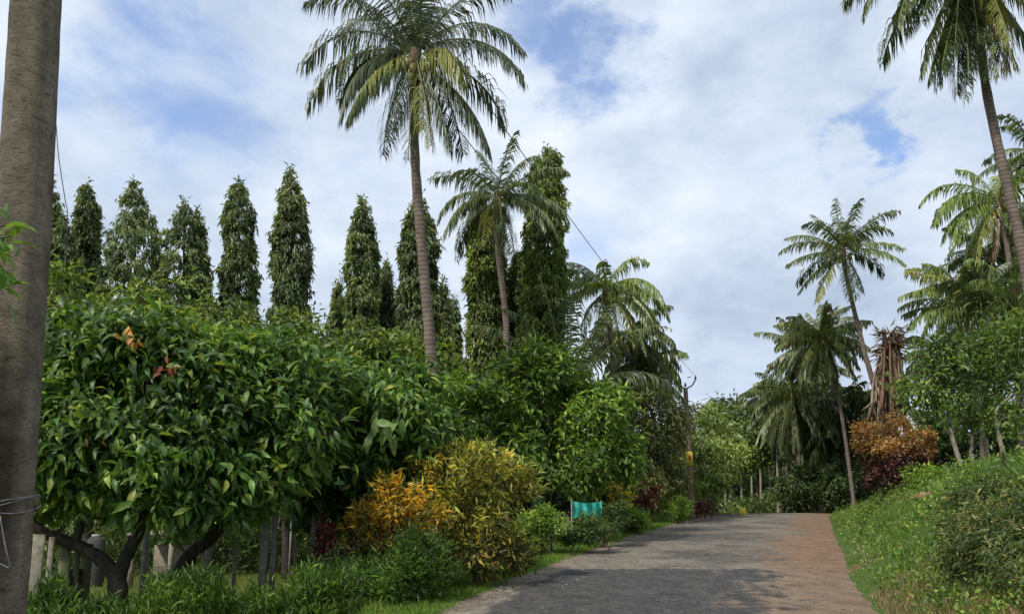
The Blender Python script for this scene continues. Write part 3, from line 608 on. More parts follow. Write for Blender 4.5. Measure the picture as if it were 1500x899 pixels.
# ---- cacao like trees, left foreground
Y = 11
CP = [((.028, .070, .016), .50), ((.050, .11, .022), .36), ((.10, .17, .035), .12), ((.16, .22, .05), .02)]
def big_leaves(pts):
    def f(lb, rg, c, o):
        for (px, py, Yd, n, col, L) in pts:
            q = P(px, py, Yd); m = n
            add_leaves(lb, q+rg.normal(size=(m, 3))*.07, nrm(rg.normal(size=(m, 3))*.45-UP*.9), nrm(rg.normal(size=(m, 3))*.3+np.array([-.2, -1, .3])), L, L*.38, np.clip(np.array(col)*rg.uniform(.8, 1.2, (m, 1)), 0, 1), T_HI)
    return f
tree('cacao_tree', 'big leaved tree forking low behind the hedge, beside the near pole', 'tree', at(172, Y),
     [([at(175, Y)-UP*.2, P(172, 880, Y), P(172, 840, Y)], .15, .13), ([P(176, 850, Y), P(150, 820, Y), P(110, 797, Y), P(50, 770, Y-.2), P(10, 700, Y-.4)], .115, .06),
      ([P(172, 850, Y), P(186, 812, Y), P(215, 750, Y), P(235, 650, Y+.2), P(230, 540, Y)], .11, .04), ([P(110, 797, Y), P(128, 720, Y), P(110, 620, Y+.2)], .06, .03), ([P(200, 775, Y), P(260, 735, Y-.3), P(320, 700, Y-.3)], .06, .03)],
     [E(90, 575, Y, 70, 88), E(190, 505, Y, 78, 58), E(180, 600, Y, 110, 105), E(110, 680, Y, 90, 75), E(262, 565, Y+.2, 80, 78), E(250, 680, Y-.3, 95, 65), E(40, 660, Y, 70, 90)],
     1700, 10, .25, .080, CP, 201, group='big leaved cacao like trees', tmpl=T_HI, droop=.55, cr=.16, twigs=110, twig_r=.022,
     extra=big_leaves([(190, 488, 9.9, 7, (.50, .24, .05), .15), (194, 500, 9.9, 5, (.42, .18, .04), .13), (244, 540, 9.9, 7, (.28, .07, .035), .15), (136, 634, 9.8, 4, (.40, .17, .08), .12), (152, 615, 9.9, 3, (.18, .28, .07), .24), (280, 655, 10.0, 3, (.13, .22, .07), .28), (120, 655, 10, 3, (.2, .3, .05), .3)]))
Y = 12
tree('cacao_tree', 'big leaved tree on a dark trunk leaning right, next to the forked one', 'tree', at(255, Y),
     [([at(255, Y)-UP*.2, P(266, 832, Y), P(310, 785, Y), P(350, 745, Y), P(385, 700, Y), P(400, 600, Y)], .13, .06), ([P(350, 745, Y), P(420, 710, Y+.2), P(480, 640, Y)], .07, .03), ([P(340, 755, Y), P(330, 680, Y), P(330, 560, Y)], .07, .03)],
     [E(345, 570, Y, 78, 65), E(400, 620, Y, 90, 90), E(320, 640, Y-.2, 90, 85), E(432, 570, Y+.4, 62, 52), E(350, 700, Y, 80, 45)],
     1300, 10, .25, .080, CP, 202, group='big leaved cacao like trees', tmpl=T_HI, droop=.55, cr=.16, twigs=80)
Y = 14
tree('cacao_tree', 'big leaved tree with pale hanging leaves, behind the yellow croton', 'tree', at(520, Y),
     [([at(520, Y)-UP*.2, P(515, 800, Y), P(505, 720, Y), P(520, 620, Y), P(530, 540, Y)], .12, .05), ([P(508, 720, Y), P(560, 660, Y), P(600, 600, Y)], .06, .03), ([P(508, 730, Y), P(460, 680, Y), P(440, 600, Y)], .06, .03)],
     [E(498, 582, Y, 78, 60), E(572, 588, Y, 66, 58), E(540, 650, Y, 85, 75), E(460, 650, Y, 75, 80), E(600, 640, Y+.2, 60, 60), E(480, 710, Y, 60, 40)],
     1350, 10, .24, .076, CP, 203, group='big leaved cacao like trees', tmpl=T_HI, droop=.55, cr=.14, twigs=80,
     extra=big_leaves([(550, 618, 12.3, 3, (.20, .30, .10), .36), (565, 622, 12.3, 4, (.18, .28, .09), .38), (582, 618, 12.3, 2, (.16, .26, .08), .34), (478, 672, 12.8, 3, (.18, .33, .06), .4), (450, 668, 12.8, 2, (.12, .25, .05), .4)]))
# background leafy trees behind
LG = [((.045, .085, .022), .45), ((.08, .14, .035), .4), ((.14, .2, .05), .15)]
for args in [('leafy tree filling the space under the broad conical tree', 130, 470, 22, [(130, 490, 80, 80), (190, 540, 90, 110), (90, 600, 80, 110)], 301),
             ('leafy tree under the double tipped conical tree', 300, 480, 23, [(290, 500, 80, 75), (340, 570, 90, 110), (250, 620, 90, 110)], 302),
             ('leafy tree under the tall pointed spire', 420, 500, 22, [(420, 520, 65, 60), (400, 600, 85, 110), (460, 610, 70, 100)], 303),
             ('leafy tree behind the trunk of the tallest palm', 590, 530, 21, [(560, 545, 65, 55), (610, 600, 75, 90), (540, 620, 80, 90)], 304)]:
    lab, px, py, Y, es, sdv = args; b_ = at(px, Y)
    tree('leafy_tree', lab, 'tree', b_, [([b_-UP*.2, P(px, 700, Y), P(px, 560, Y)], .16, .06)], [E(a, b, Y, c, d) for a, b, c, d in es], 800, 9, .28, .10, LG, sdv, group='leafy trees behind the cacao trees', droop=.4, cr=.17, twigs=30)
# round tree beside the road
Y = 21; b_ = at(800, Y)
MG = [((.035, .085, .018), .42), ((.07, .14, .026), .4), ((.13, .21, .04), .18)]
tree('spreading_tree', 'dense bright green spreading tree with dark shade beneath, left of the road', 'tree', b_,
     [([b_-UP*.2, P(800, 740, Y), P(798, 660, Y), P(790, 600, Y)], .2, .08), ([P(800, 730, Y), P(850, 680, Y), P(880, 640, Y)], .1, .04), ([P(800, 730, Y), P(740, 680, Y), P(700, 630, Y)], .1, .04)],
     [E(700, 620, Y, 75, 62), E(780, 600, Y, 80, 72), E(795, 555, Y, 40, 32), E(860, 620, Y, 65, 58), E(830, 670, Y-.3, 75, 42), E(740, 670, Y, 75, 45), E(660, 600, Y+.5, 45, 40), E(890, 680, Y-.2, 35, 45), E(865, 580, Y, 30, 25)],
     1700, 10, .27, .095, MG, 305, droop=.35, cr=.16, twigs=60, rough=.16)
# grey-green loose tree behind the far pole
Y = 31; b_ = at(948, Y)
AG = [((.07, .10, .045), .5), ((.11, .15, .06), .35), ((.04, .06, .025), .15)]
tree('feathery_tree', 'grey green feathery tree left of the far utility pole', 'tree', b_, [([b_-UP*.2, P(963, 680, Y), P(955, 600, Y)], .15, .05)],
     [E(945, 610, Y, 45, 50), E(925, 665, Y, 45, 60), E(962, 650, Y, 28, 60), E(950, 705, Y, 42, 45), E(925, 590, Y, 35, 30), E(985, 620, Y+5, 25, 40), E(985, 690, Y+5, 25, 50)], 2300, 9, .26, .06, AG, 306, droop=.7, cr=.2, twigs=30, bark=M_stem)
Y = 39; b_ = at(1045, Y)
tree('sapling_tree', 'light green sapling with several crowns right of the far utility pole', 'tree', b_, [([b_-UP*.2, P(1043, 700, Y), P(1040, 640, Y)], .1, .04)],
     [E(1040, 640, Y, 32, 35), E(1060, 680, Y, 28, 35), E(1030, 690, Y, 25, 40), E(1050, 610, Y+1, 22, 20)], 520, 9, .3, .11, [((.09, .15, .05), .6), ((.14, .21, .07), .4)], 307, droop=.5, cr=.22, twigs=20, bark=M_stem)
Y = 62; b_ = at(1070, Y)
tree('distant_tree', 'dark round topped tree showing above the far row of slim palms', 'tree', b_, [([b_-UP*.2, P(1072, 700, Y), P(1072, 620, Y)], .3, .1)],
     [E(1066, 610, Y, 26, 24), E(1085, 612, Y, 24, 22), E(1072, 650, Y, 42, 40), E(1110, 625, Y, 20, 22)], 900, 9, .5, .18, [((.025, .05, .02), .6), ((.045, .075, .03), .4)], 308, droop=.3, cr=.35, twigs=20, mat=M_far)
Y = 55; b_ = at(1110, Y)
tree('distant_tree', 'pale green bushy tree between the slim palms in the far row', 'tree', b_, [([b_-UP*.2, P(1110, 710, Y), P(1110, 650, Y)], .15, .05)],
     [E(1100, 660, Y, 28, 26), E(1125, 650, Y, 24, 26), E(1080, 650, Y, 22, 26)], 420, 9, .38, .15, LG, 309, droop=.4, cr=.3, twigs=20, mat=M_far)
Y = 52; b_ = at(1200, Y)
tree('evergreen_tree', 'blackish green dense tree where the road disappears', 'tree', b_, [([b_-UP*.2, P(1200, 720, Y), P(1200, 680, Y)], .2, .08)],
     [E(1205, 700, Y, 38, 48), E(1185, 715, Y, 25, 30), E(1235, 700, Y, 30, 45), E(1262, 690, Y, 35, 45), E(1180, 640, Y, 36, 50), E(1222, 620, Y, 38, 60), E(1258, 630, Y, 30, 50)], 1900, 9, .34, .12, [((.018, .035, .014), .7), ((.035, .06, .02), .3)], 310, droop=.4, cr=.28, twigs=20, mat=M_far)

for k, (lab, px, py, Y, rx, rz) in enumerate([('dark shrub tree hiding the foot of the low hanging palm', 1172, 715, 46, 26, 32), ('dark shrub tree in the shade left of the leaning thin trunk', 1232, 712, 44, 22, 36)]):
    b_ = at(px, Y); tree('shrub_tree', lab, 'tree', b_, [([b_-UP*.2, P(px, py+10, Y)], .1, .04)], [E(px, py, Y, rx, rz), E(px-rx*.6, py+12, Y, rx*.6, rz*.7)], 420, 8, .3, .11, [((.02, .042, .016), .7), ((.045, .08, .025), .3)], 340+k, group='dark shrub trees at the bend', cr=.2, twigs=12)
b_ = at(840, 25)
tree('added_shade_shrub', 'added shrub mass, coloured blackish to deepen the shade beneath the spreading tree', 'shrub', b_, [([b_-UP*.2, P(840, 740, 25)], .1, .04)], [E(770, 720, 25, 40, 34), E(840, 712, 25, 50, 34), E(895, 725, 26, 30, 30)], 700, 8, .24, .09, [((.015, .030, .012), .7), ((.03, .055, .02), .3)], 350, cr=.2, twigs=12)  # added shrubs; their near-black leaf colour stands in for shade under the crown
# slim saplings on the right bank with soft green crowns
SG = [((.040, .085, .024), .5), ((.065, .12, .03), .38), ((.11, .17, .045), .12)]
for k, (lab, pb, yb, pt, yt, Y, es) in enumerate([
    ('slender sapling with pale trunk leaning left, nearest the orange croton', 1408, 686, 1385, 590, 20, [(1362, 565, 32, 36), (1412, 560, 34, 30), (1385, 520, 30, 22), (1400, 590, 20, 20)]),
    ('slim pale trunked sapling second from the orange croton', 1448, 676, 1437, 600, 21, [(1436, 560, 34, 32), (1452, 500, 34, 24), (1425, 520, 24, 20), (1470, 535, 22, 24)]),
    ('pale sapling with fullest crown near the right edge', 1470, 668, 1460, 600, 19.5, [(1496, 570, 34, 36), (1482, 505, 34, 28), (1525, 540, 36, 40), (1478, 600, 20, 24), (1505, 470, 24, 22)]),
    ('short sapling with wispy leaves behind the pale saplings', 1425, 682, 1424, 640, 23, [(1420, 600, 38, 30), (1470, 610, 30, 25)])]):
    b_ = at(pb, Y)
    tree('sapling_tree', lab, 'tree', b_, [([b_-UP*.3, P(pb, yb, Y), P((pb+pt)/2-2, (yb+yt)/2, Y), P(pt, yt, Y), P(es[0][0], es[0][1], Y)], .075, .035)], [E(a, b, Y, c, d) for a, b, c, d in es],
         330, 9, .19, .075, SG, 320+k, group='slim saplings on the bank', droop=.5, cr=.17, twigs=40, twig_r=.012, bark=M_palebark)
Y = 30
for k, (lab, px, py, rx, rz) in enumerate([('dark leafy shrub tree behind the pale saplings', 1440, 645, 60, 45), ('dark leafy shrub tree at the right edge of the bank', 1500, 640, 50, 50), ('dark leafy shrub tree between croton and saplings', 1372, 655, 35, 45)]):
    b_ = at(px, Y); tree('shrub_tree', lab, 'tree', b_, [([b_-UP*.2, P(px, py+20, Y)], .1, .04)], [E(px, py, Y, rx*.9, rz), E(px-rx*.6, py+15, Y, rx*.6, rz*.7)], 420, 8, .26, .1, [((.022, .045, .016), .6), ((.045, .08, .025), .4)], 330+k, group='dark shrub trees on the bank', cr=.2, twigs=12)

# ---- crotons and small bushes
CY = [((.38, .31, .05), .22), ((.30, .31, .07), .28), ((.13, .17, .05), .26), ((.045, .07, .025), .24), ((.36, .15, .03), .02)]
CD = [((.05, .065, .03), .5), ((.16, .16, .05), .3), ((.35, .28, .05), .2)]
def bush(name, label, cat, px, Y, es, n, per, L, W, palette, seed, group=None, mat=None, droop=.2, out=.7, cr=.08, extra=None, stems=6, zmin=True, tmpl=T_LOW, rough=.16, spread=.9, low=None):
    b_ = at(px, Y); ells = [E(a, b, Y+dy, c, d) for a, b, dy, c, d in es]; rg = np.random.default_rng(seed)
    limbs = [([b_-UP*.1+rg.normal(size=3)*.05*np.array([1, 1, 0]), b_+UP*.2+rg.normal(size=3)*.08, np.array(ells[k % len(ells)][0])+rg.normal(size=3)*.1], .028, .012) for k in range(stems)]
    return tree(name, label, cat, b_, limbs, ells, n, per, L, W, palette, seed, group, low, mat, M_stem, tmpl, droop, out, spread, cr, .3, rough, 40, .009, 'foliage', 'stem', b_[2]+.05, extra)
Y = 13.5
bush('croton_bush', 'large yellow and green croton at the grass verge', 'shrub', 700, Y,
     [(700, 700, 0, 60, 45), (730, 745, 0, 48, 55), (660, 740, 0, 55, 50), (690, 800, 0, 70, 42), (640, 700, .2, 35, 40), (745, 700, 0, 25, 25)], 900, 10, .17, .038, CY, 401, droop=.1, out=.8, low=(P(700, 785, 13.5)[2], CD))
Y = 12.5
bush('croton_bush', 'bushy orange tipped croton left of the large yellow one', 'shrub', 575, Y,
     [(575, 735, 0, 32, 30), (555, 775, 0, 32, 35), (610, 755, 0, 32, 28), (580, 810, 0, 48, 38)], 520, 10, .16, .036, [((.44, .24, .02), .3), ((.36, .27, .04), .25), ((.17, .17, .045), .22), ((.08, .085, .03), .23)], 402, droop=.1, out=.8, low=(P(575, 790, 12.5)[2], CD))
Y = 24
bush('croton_bush', 'small yellow topped croton between teal panel and red plant', 'shrub', 905, Y, [(903, 722, 0, 16, 12), (905, 745, 0, 18, 20)], 150, 9, .16, .05, [((.55, .42, .05), .4), ((.15, .18, .04), .4), ((.06, .09, .03), .2)], 403)
Y = 11.8
bush('feathery_shrub', 'feathery dark green shrub in front of the two crotons', 'shrub', 610, Y, [(615, 805, 0, 26, 28), (590, 848, 0, 45, 24), (520, 850, 0, 42, 24), (640, 845, 0, 28, 18)], 620, 12, .13, .018, [((.03, .08, .02), .55), ((.07, .14, .035), .45)], 404, droop=-.3, out=.9)
HG = [((.05, .11, .02), .45), ((.09, .17, .03), .4), ((.15, .24, .045), .15)]
for k, (lab, px, Y, es) in enumerate([
    ('clipped round green bush touching the large yellow croton', 800, 18, [(795, 770, 0, 32, 24), (822, 774, -.3, 20, 18), (772, 785, 0, 25, 20)]),
    ('dark green bush in front of the teal panel', 885, 19.5, [(872, 772, -1.4, 30, 17), (900, 756, 0, 20, 18), (842, 782, -1.2, 18, 12)]),
    ('small light green rounded bush right of the teal panel', 930, 24, [(930, 760, 0, 24, 12)]),
    ('neat dark rounded bush at the foot of the far utility pole', 990, 30, [(992, 746, 0, 19, 17)])]):
    bush('rounded_bush', lab, 'shrub', px, Y, es, 420, 11, .09, .04, HG if k != 1 else [((.025, .055, .015), .6), ((.06, .11, .03), .4)], 410+k, group='rounded green bushes along the verge', cr=.07)
OB = [((.23, .115, .045), .38), ((.30, .18, .07), .22), ((.16, .07, .035), .25), ((.10, .12, .03), .15)]
Y = 24
bush('copper_croton', 'rounded copper orange croton with purple base on the right bank', 'shrub', 1312, Y,
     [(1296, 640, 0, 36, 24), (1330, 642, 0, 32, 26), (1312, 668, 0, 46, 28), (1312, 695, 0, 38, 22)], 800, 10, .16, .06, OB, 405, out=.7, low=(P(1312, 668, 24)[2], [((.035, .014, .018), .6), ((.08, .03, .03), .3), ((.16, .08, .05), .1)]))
Y = 26; b_ = at(1302, Y)
t = thing('dead_palm', 'dead palm stump with upright bundle of dry brown fronds behind the copper croton', 'palm tree', b_)
rg = np.random.default_rng(61); tb = Buf(); tube(tb, [b_-UP*.2, P(1305, 640, Y), P(1306, 560, Y), P(1303, 510, Y)], [.26, .22, .2, .15], 9, wob=.1, rg=rg); tb.build('trunk', M_palm, t)
for k in range(46):
    a = rg.uniform(0, 2*pi); r = rg.uniform(.25, .80); fb = Buf(); c0 = P(1305, 600+rg.uniform(-15, 28), Y)+np.array([cos(a)*r, sin(a)*r, 0]); c1 = P(1303, rg.uniform(480, 515), Y)+np.array([cos(a)*r*.45, sin(a)*r*.45, 0])
    cv = np.array([[.24, .17, .12], [.15, .11, .08], [.32, .25, .18], [.22, .12, .08]])[rg.integers(4)]
    tube(fb, smooth_path([c0, (c0+c1)/2+rg.normal(size=3)*.07, c1], 4), np.linspace(.06, .010, 9), 5, col=cv, wob=.2, rg=rg)
    m = 16; u = rg.random((m, 1)); add_leaves(fb, c0+(c1-c0)*u, nrm(-UP+rg.normal(size=(m, 3))*.22), nrm(rg.normal(size=(m, 3))+np.array([0, -1, 0])), .5, .05, cv*rg.uniform(.6, 1.2, (m, 1)))
    m = 5; add_leaves(fb, c1+rg.normal(size=(m, 3))*.1-UP*.15, nrm(np.array([cos(a), sin(a), -.3])+rg.normal(size=(m, 3))*.6), nrm(rg.normal(size=(m, 3))), .42, .045, cv*rg.uniform(.5, 1.1, (m, 1)))
    fb.build('dry_frond', M_dry, t)
# red cordylines
def cordyline(label, px, Y, heads, seed, L=.34):
    b_ = at(px, Y); t = thing('red_cordyline', label, 'plant', b_, 'red leaved cordylines'); rg = np.random.default_rng(seed); tb, lb = Buf(), Buf()
    for hx, hy in heads:
        h = P(hx, hy, Y); tube(tb, smooth_path([b_-UP*.05, (b_+h)/2+rg.normal(size=3)*.06, h], 4), np.linspace(.025, .014, 9), 6, rg=rg)
        m = 34; d = nrm(rg.normal(size=(m, 3))*.8+UP*.45); add_leaves(lb, h+rg.normal(size=(m, 3))*.05+UP*rg.uniform(-.2, .1, (m, 1)), d, nrm(UP+rg.normal(size=(m, 3))*.3), L*rg.uniform(.7, 1.1, m), L*.17, pal(rg, m, [((.11, .025, .035), .5), ((.22, .07, .08), .25), ((.05, .02, .022), .25)]), T_MID)
    tb.build('stem', M_stem, t); lb.build('foliage', M_leaf, t)
cordyline('thin red leaved plant by the wire fence under the cacao trees', 477, 12.3, [(474, 770), (480, 792), (470, 808)], 501, .26)
cordyline('wine red leaved plant with pale stem left of the far utility pole', 950, 26, [(940, 715), (958, 722), (948, 735), (930, 728)], 502, .42)
cordyline('small wine red plant right of the far utility pole', 1032, 35, [(1028, 738), (1038, 745), (1024, 748)], 503, .42)
cordyline('bright red tipped plant beside the small yellow topped croton', 917, 25, [(916, 716), (919, 725)], 504, .25)

# ---- low hedge along the fence, left foreground
rg = np.random.default_rng(71)
hl = Buf(); hs = Buf()
base0 = at(250, 8.6); t = thing('low_hedge', 'low untrimmed feathery green hedge along the bottom left', 'hedge', base0)
cs, os_ = [], []
for k in range(2300):
    u = rg.random(); px = -40+u*560; Yc = 7.6+1.6*u+rg.uniform(-.75, .75); g = at(px, Yc)
    top = .70+.16*sin(px*.03)+.10*sin(px*.083+2)+.06*sin(px*.21) ; e = 1-min(1, abs(Yc-(7.6+1.6*u))/.8)**2.5
    z = g[2]+top*e*(rg.random()**.35)
    cs.append([g[0], Yc, z]); os_.append(nrm([rg.normal()*.4, (Yc-(7.6+1.6*u)), .9]))
cs = np.array(cs); os_ = np.array(os_)
fill(hl, rg, cs, os_, 16, .115, .022, [((.025, .065, .012), .45), ((.045, .10, .018), .4), ((.08, .14, .03), .15)], droop=-.45, out=.6, spread=.75, cr=.06, clvar=.35)
for k in range(160):
    c = cs[rg.integers(len(cs))]; g = np.array([c[0], c[1], float(H(c[0], c[1]))]); tube(hs, [g, c+UP*.02], [.008, .004], 4)
hs.build('stem', M_stem, t); hl.build('foliage', M_leaf, t)
# banana-like leafy plant and dry twigs in it
M_twig = noise_mat('dry_twig', (.16, .12, .08), (.32, .26, .18), 20, .9, .2)

# ---- grass and weeds
def grass(name, n, fx, hgt, wd, palette, seed, per=5):
    rg = np.random.default_rng(seed); x, y = fx(rg, n); n = len(x); z = H(x, y); pos = np.stack([x, y, z-.01], -1)
    hh = hgt(x, y)*rg.uniform(.5, 1.25, n); pp = np.repeat(pos, per, 0)+rg.normal(size=(n*per, 3))*np.array([.035, .035, 0])
    d = nrm(UP+rg.normal(size=(n*per, 3))*np.array([.42, .42, .1])); L = np.repeat(hh, per)*rg.uniform(.6, 1.2, n*per)
    col = pal(rg, n, palette)[np.repeat(np.arange(n), per)]*rg.uniform(.8, 1.2, (n*per, 1))
    pt = .5+.5*np.sin(x*.9+1.3*np.sin(y*.7))*np.sin(y*.8+1.1*np.sin(x*.6+2)); pt = np.repeat(np.clip(pt+rg.normal(size=n)*.18, 0, 1), per)[:, None]
    col = col*(np.array([.72, .82, .9])*(1-pt)+np.array([1.15, 1.05, 1.0])*pt); L = L*(.75+.5*(1-pt[:, 0]))
    b = Buf(); add_leaves(b, pp, d, nrm(rg.normal(size=(n*per, 3))), L, wd, np.clip(col, 0, 1), T_BLADE)
    return tag(b.build(name, M_grass), kind='stuff')
def verge(rg, n):
    y = 6+42*rg.random(n)**1.7; return eL(y)+.12-np.abs(rg.normal(size=n))*np.interp(y, [6, 12, 20, 45], [1.0, 1.0, 1.0, 1.0])+.08*np.sin(y*3), y
grass('verge_grass', 20000, verge, lambda x, y: .10, .011, [((.06, .14, .02), .5), ((.10, .19, .03), .38), ((.17, .19, .06), .12)], 601)
def leftg(rg, n):
    y = 6+32*rg.random(n)**1.2; return eL(y)-.8-rg.random(n)*14, y
grass('field_grass', 12000, leftg, lambda x, y: .22, .016, [((.06, .11, .02), .5), ((.12, .15, .04), .5)], 602, 4)
def bank(rg, n):
    y = 7+36*rg.random(n)**1.35; x = eR(y)+.05+rg.random(n)**.8*np.interp(y, [7, 20, 43], [6, 6, 4])
    bare = (np.sin(x*2.1+y*1.1+2*np.sin(y*.6))*np.sin(y*1.9-x*.7) > .55) & (rg.random(n) < .8); return x[~bare], y[~bare]
grass('bank_grass', 42000, bank, lambda x, y: (.08+.12*ss(.3, 2, x-eR(y)))*(1+.7*np.sin(x*3.1+y)*np.sin(y*2.7-x)), .010, [((.035, .10, .018), .4), ((.06, .15, .025), .42), ((.12, .17, .05), .18)], 603)
# broad-leaved ground cover on the bank
rg = np.random.default_rng(604); n = 5200; y = 7.5+34*rg.random(n)**1.3; x = eR(y)+.25+rg.random(n)**.8*5.5
z = H(x, y)+rg.random(n)**1.4*(.10+.34*np.clip(np.sin(x*1.9+2+np.sin(y*1.7))*np.sin(y*1.3+np.sin(x*2.3))+.15, 0, 1)); c = np.stack([x, y, z], -1); o = nrm(rg.normal(size=(n, 3))*.5+UP)
b = Buf(); fill(b, rg, c, o, 13, .085, .04, [((.045, .10, .022), .4), ((.08, .15, .035), .4), ((.14, .21, .05), .2)], droop=0, out=.4, spread=1.1, cr=.09, clvar=.35)
tag(b.build('ground_cover', M_leaf), kind='stuff')
# dry brownish litter and straw at the foot of the bank
def foot(rg, n):
    y = 7+5.0*rg.random(n)**1.5; return eR(y)+.1+rg.random(n)**1.3*3.4, y
grass('dry_grass', 7000, foot, lambda x, y: .12, .009, [((.26, .20, .11), .6), ((.16, .12, .07), .4)], 605, 4)
rg = np.random.default_rng(609); n = 260; y = 8+26*rg.random(n)**1.3; x = eR(y)+.3+rg.random(n)*5; b = Buf()
g_ = np.stack([x, y, H(x, y)], -1); add_leaves(b, np.repeat(g_, 3, 0)+rg.normal(size=(n*3, 3))*np.array([.06, .06, 0]), nrm(UP+rg.normal(size=(n*3, 3))*.35), nrm(rg.normal(size=(n*3, 3))), rg.uniform(.2, .5, n*3), .008, pal(rg, n*3, [((.30, .26, .14), .6), ((.12, .16, .05), .4)]), T_BLADE)
tag(b.build('straw_stems', M_grass), kind='stuff')
# trailing shrub on the bank
def hit(px, py):
    for Y_ in np.arange(5, 60, .05):
        q = P(px, py, Y_)
        if q[2] <= float(H(q[0], q[1])): return np.array([q[0], q[1], float(H(q[0], q[1]))])
    return at(px, 20)
b_ = np.array([8.4, 12.6, float(H(8.4, 12.6))])
tree('trailing_shrub', 'dark trailing shrub spilling down the bank at bottom right', 'shrub', b_, [([b_-UP*.1, b_+np.array([-.2, -.3, .4])], .04, .02)],
     [(hit(px, py)+UP*.02, (rx, rx, rz*.7)) for px, py, rx, rz in [(1450, 745, .6, .30), (1490, 735, .6, .34), (1475, 780, .6, .34), (1430, 785, .45, .28), (1500, 820, .6, .32), (1455, 815, .5, .26), (1410, 750, .35, .2), (1540, 770, .7, .4), (1530, 840, .5, .3)]],
     1700, 12, .105, .026, [((.03, .062, .022), .5), ((.06, .095, .032), .32), ((.13, .15, .06), .18)], 606, droop=.6, out=.5, cr=.1, twigs=0, twig_r=.008, bark=M_stem, crown='foliage', trunk='stem', flat=.3)
Y = 22
bush('low_bush', 'low bright green bush on the crest of the bank beside the copper croton', 'shrub', 1352, 20, [(1352, 705, 0, 24, 16), (1375, 700, 0, 20, 12)], 200, 10, .12, .05, HG, 607)
# bare clay lump
M_clay = noise_mat('red_clay', (.20, .10, .06), (.38, .22, .14), 9, .95, .6)
g = at(1357, 17.5); cb = Buf(); rg = np.random.default_rng(608)
th = np.linspace(-pi/2, pi/2, 8); tube(cb, [g+UP*(.02+.13*sin(q)) for q in th], [max(.01, .24*cos(q)) for q in th], 11, wob=.22, rg=rg)
tag(cb.build('clay_clod', M_clay, loc=g, smooth=True), 'reddish brown lump of bare clay on the grassy bank', 'clod')

# ---- far woods and undergrowth
def wood(name, x0, x1, y0, y1, zt, n, L, palette, seed):
    rg = np.random.default_rng(seed); x = rg.uniform(x0, x1, n); y = y0+(y1-y0)*rg.random(n)
    h = zt*(.72+.16*np.sin(x*.55+seed)+.12*np.sin(x*1.3+y)); z = H(x, y)+h*rg.random(n)**.7
    c = np.stack([x, y, z], -1); b = Buf(); fill(b, rg, c, nrm(rg.normal(size=(n, 3))*.6+np.array([0, -.5, .5])), 9, L, L*.36, palette, .4, .5, .8, L*.9, clvar=.4)
    tag(b.build(name, M_far), kind='stuff')
WG = [((.035, .065, .022), .5), ((.06, .10, .03), .38), ((.11, .15, .05), .12)]
wood('far_wood', -55, -2, 38, 48, 6.5, 6000, .42, WG, 701)
wood('far_wood', -4, 12, 41, 50, 5.5, 2600, .36, WG, 702)
wood('far_wood', 8, 36, 66, 80, 8.5, 8500, .5, WG, 703)
wood('far_wood', 34, 75, 40, 60, 5.5, 3500, .5, WG, 704)
wood('undergrowth', -16, 0, 23, 30, 1.6, 1500, .28, WG, 705)
wood('undergrowth', 14.5, 24, 52, 60, 2.0, 1500, .3, [((.09, .15, .05), .5), ((.05, .09, .03), .5)], 706)

# ------------------------------------------------------------ built things
def pole_mat():
    m, t = new_mat('weathered_pole'); tcn = N(t, 'ShaderNodeTexCoord')
    def nz(sc, de, ro, st, di=0):
        mm = N(t, 'ShaderNodeMapping'); mm.inputs['Scale'].default_value = st; t.links.new(tcn.outputs['Object'], mm.inputs[0])
        n = N(t, 'ShaderNodeTexNoise', i_Scale=sc, i_Detail=float(de), i_Roughness=ro, i_Distortion=di); t.links.new(mm.outputs[0], n.inputs['Vector']); return n.outputs[0]
    a = nz(7, 5, .6, (1, 1, .7)); b = nz(22, 9, .75, (1, 1, 2.6), 1.2); c = nz(120, 4, .8, (1, 1, 1))
    base = ramp(t, a, [(.35, (.105, .086, .060)), (.65, (.19, .16, .115))])
    cr = ramp(t, b, [(.36, (.35,)*3), (.45, (.95,)*3), (.62, (1.25,)*3)]); gr = ramp(t, c, [(.3, (.7,)*3), (.7, (1.3,)*3)])
    at_ = N(t, 'ShaderNodeAttribute', attribute_name='tint')
    col = mixc(t, 1.0, mixc(t, 1.0, mixc(t, 1.0, base, cr, 'MULTIPLY'), gr, 'MULTIPLY'), at_.outputs['Color'], 'MULTIPLY')
    p = N(t, 'ShaderNodeBsdfPrincipled', i_Roughness=.95); p.inputs['Specular IOR Level'].default_value = .15; t.links.new(col, p.inputs['Base Color'])
    bp = N(t, 'ShaderNodeBump', i_Strength=.9, i_Distance=.012); t.links.new(b, bp.inputs['Height']); t.links.new(bp.outputs[0], p.inputs['Normal'])
    o = N(t, 'ShaderNodeOutputMaterial'); t.links.new(p.outputs[0], o.inputs[0]); return m
M_pole = pole_mat()
M_conc = noise_mat('rough_concrete', (.22, .20, .17), (.40, .38, .33), 10, .95, .5, (.5, .48, .43), attr=True)
M_wire = noise_mat('grey_wire', (.12, .12, .12), (.22, .22, .22), 20, .6, .1)
M_dark = noise_mat('dark_cable', (.04, .04, .045), (.08, .08, .085), 20, .6, .1)
M_teal = noise_mat('teal_plastic_sheet', (.02, .27, .22), (.05, .42, .34), 6, .5, .2)
M_yellow = noise_mat('yellow_paint', (.50, .38, .04), (.72, .58, .08), 12, .7, .3)
M_white = noise_mat('chalky_white', (.24, .24, .22), (.42, .42, .39), 9, .85, .3)
M_red = noise_mat('red_paint', (.4, .05, .03), (.6, .09, .05), 9, .7, .2)
M_rust = noise_mat('rusty_iron', (.05, .04, .035), (.14, .10, .07), 15, .8, .3)

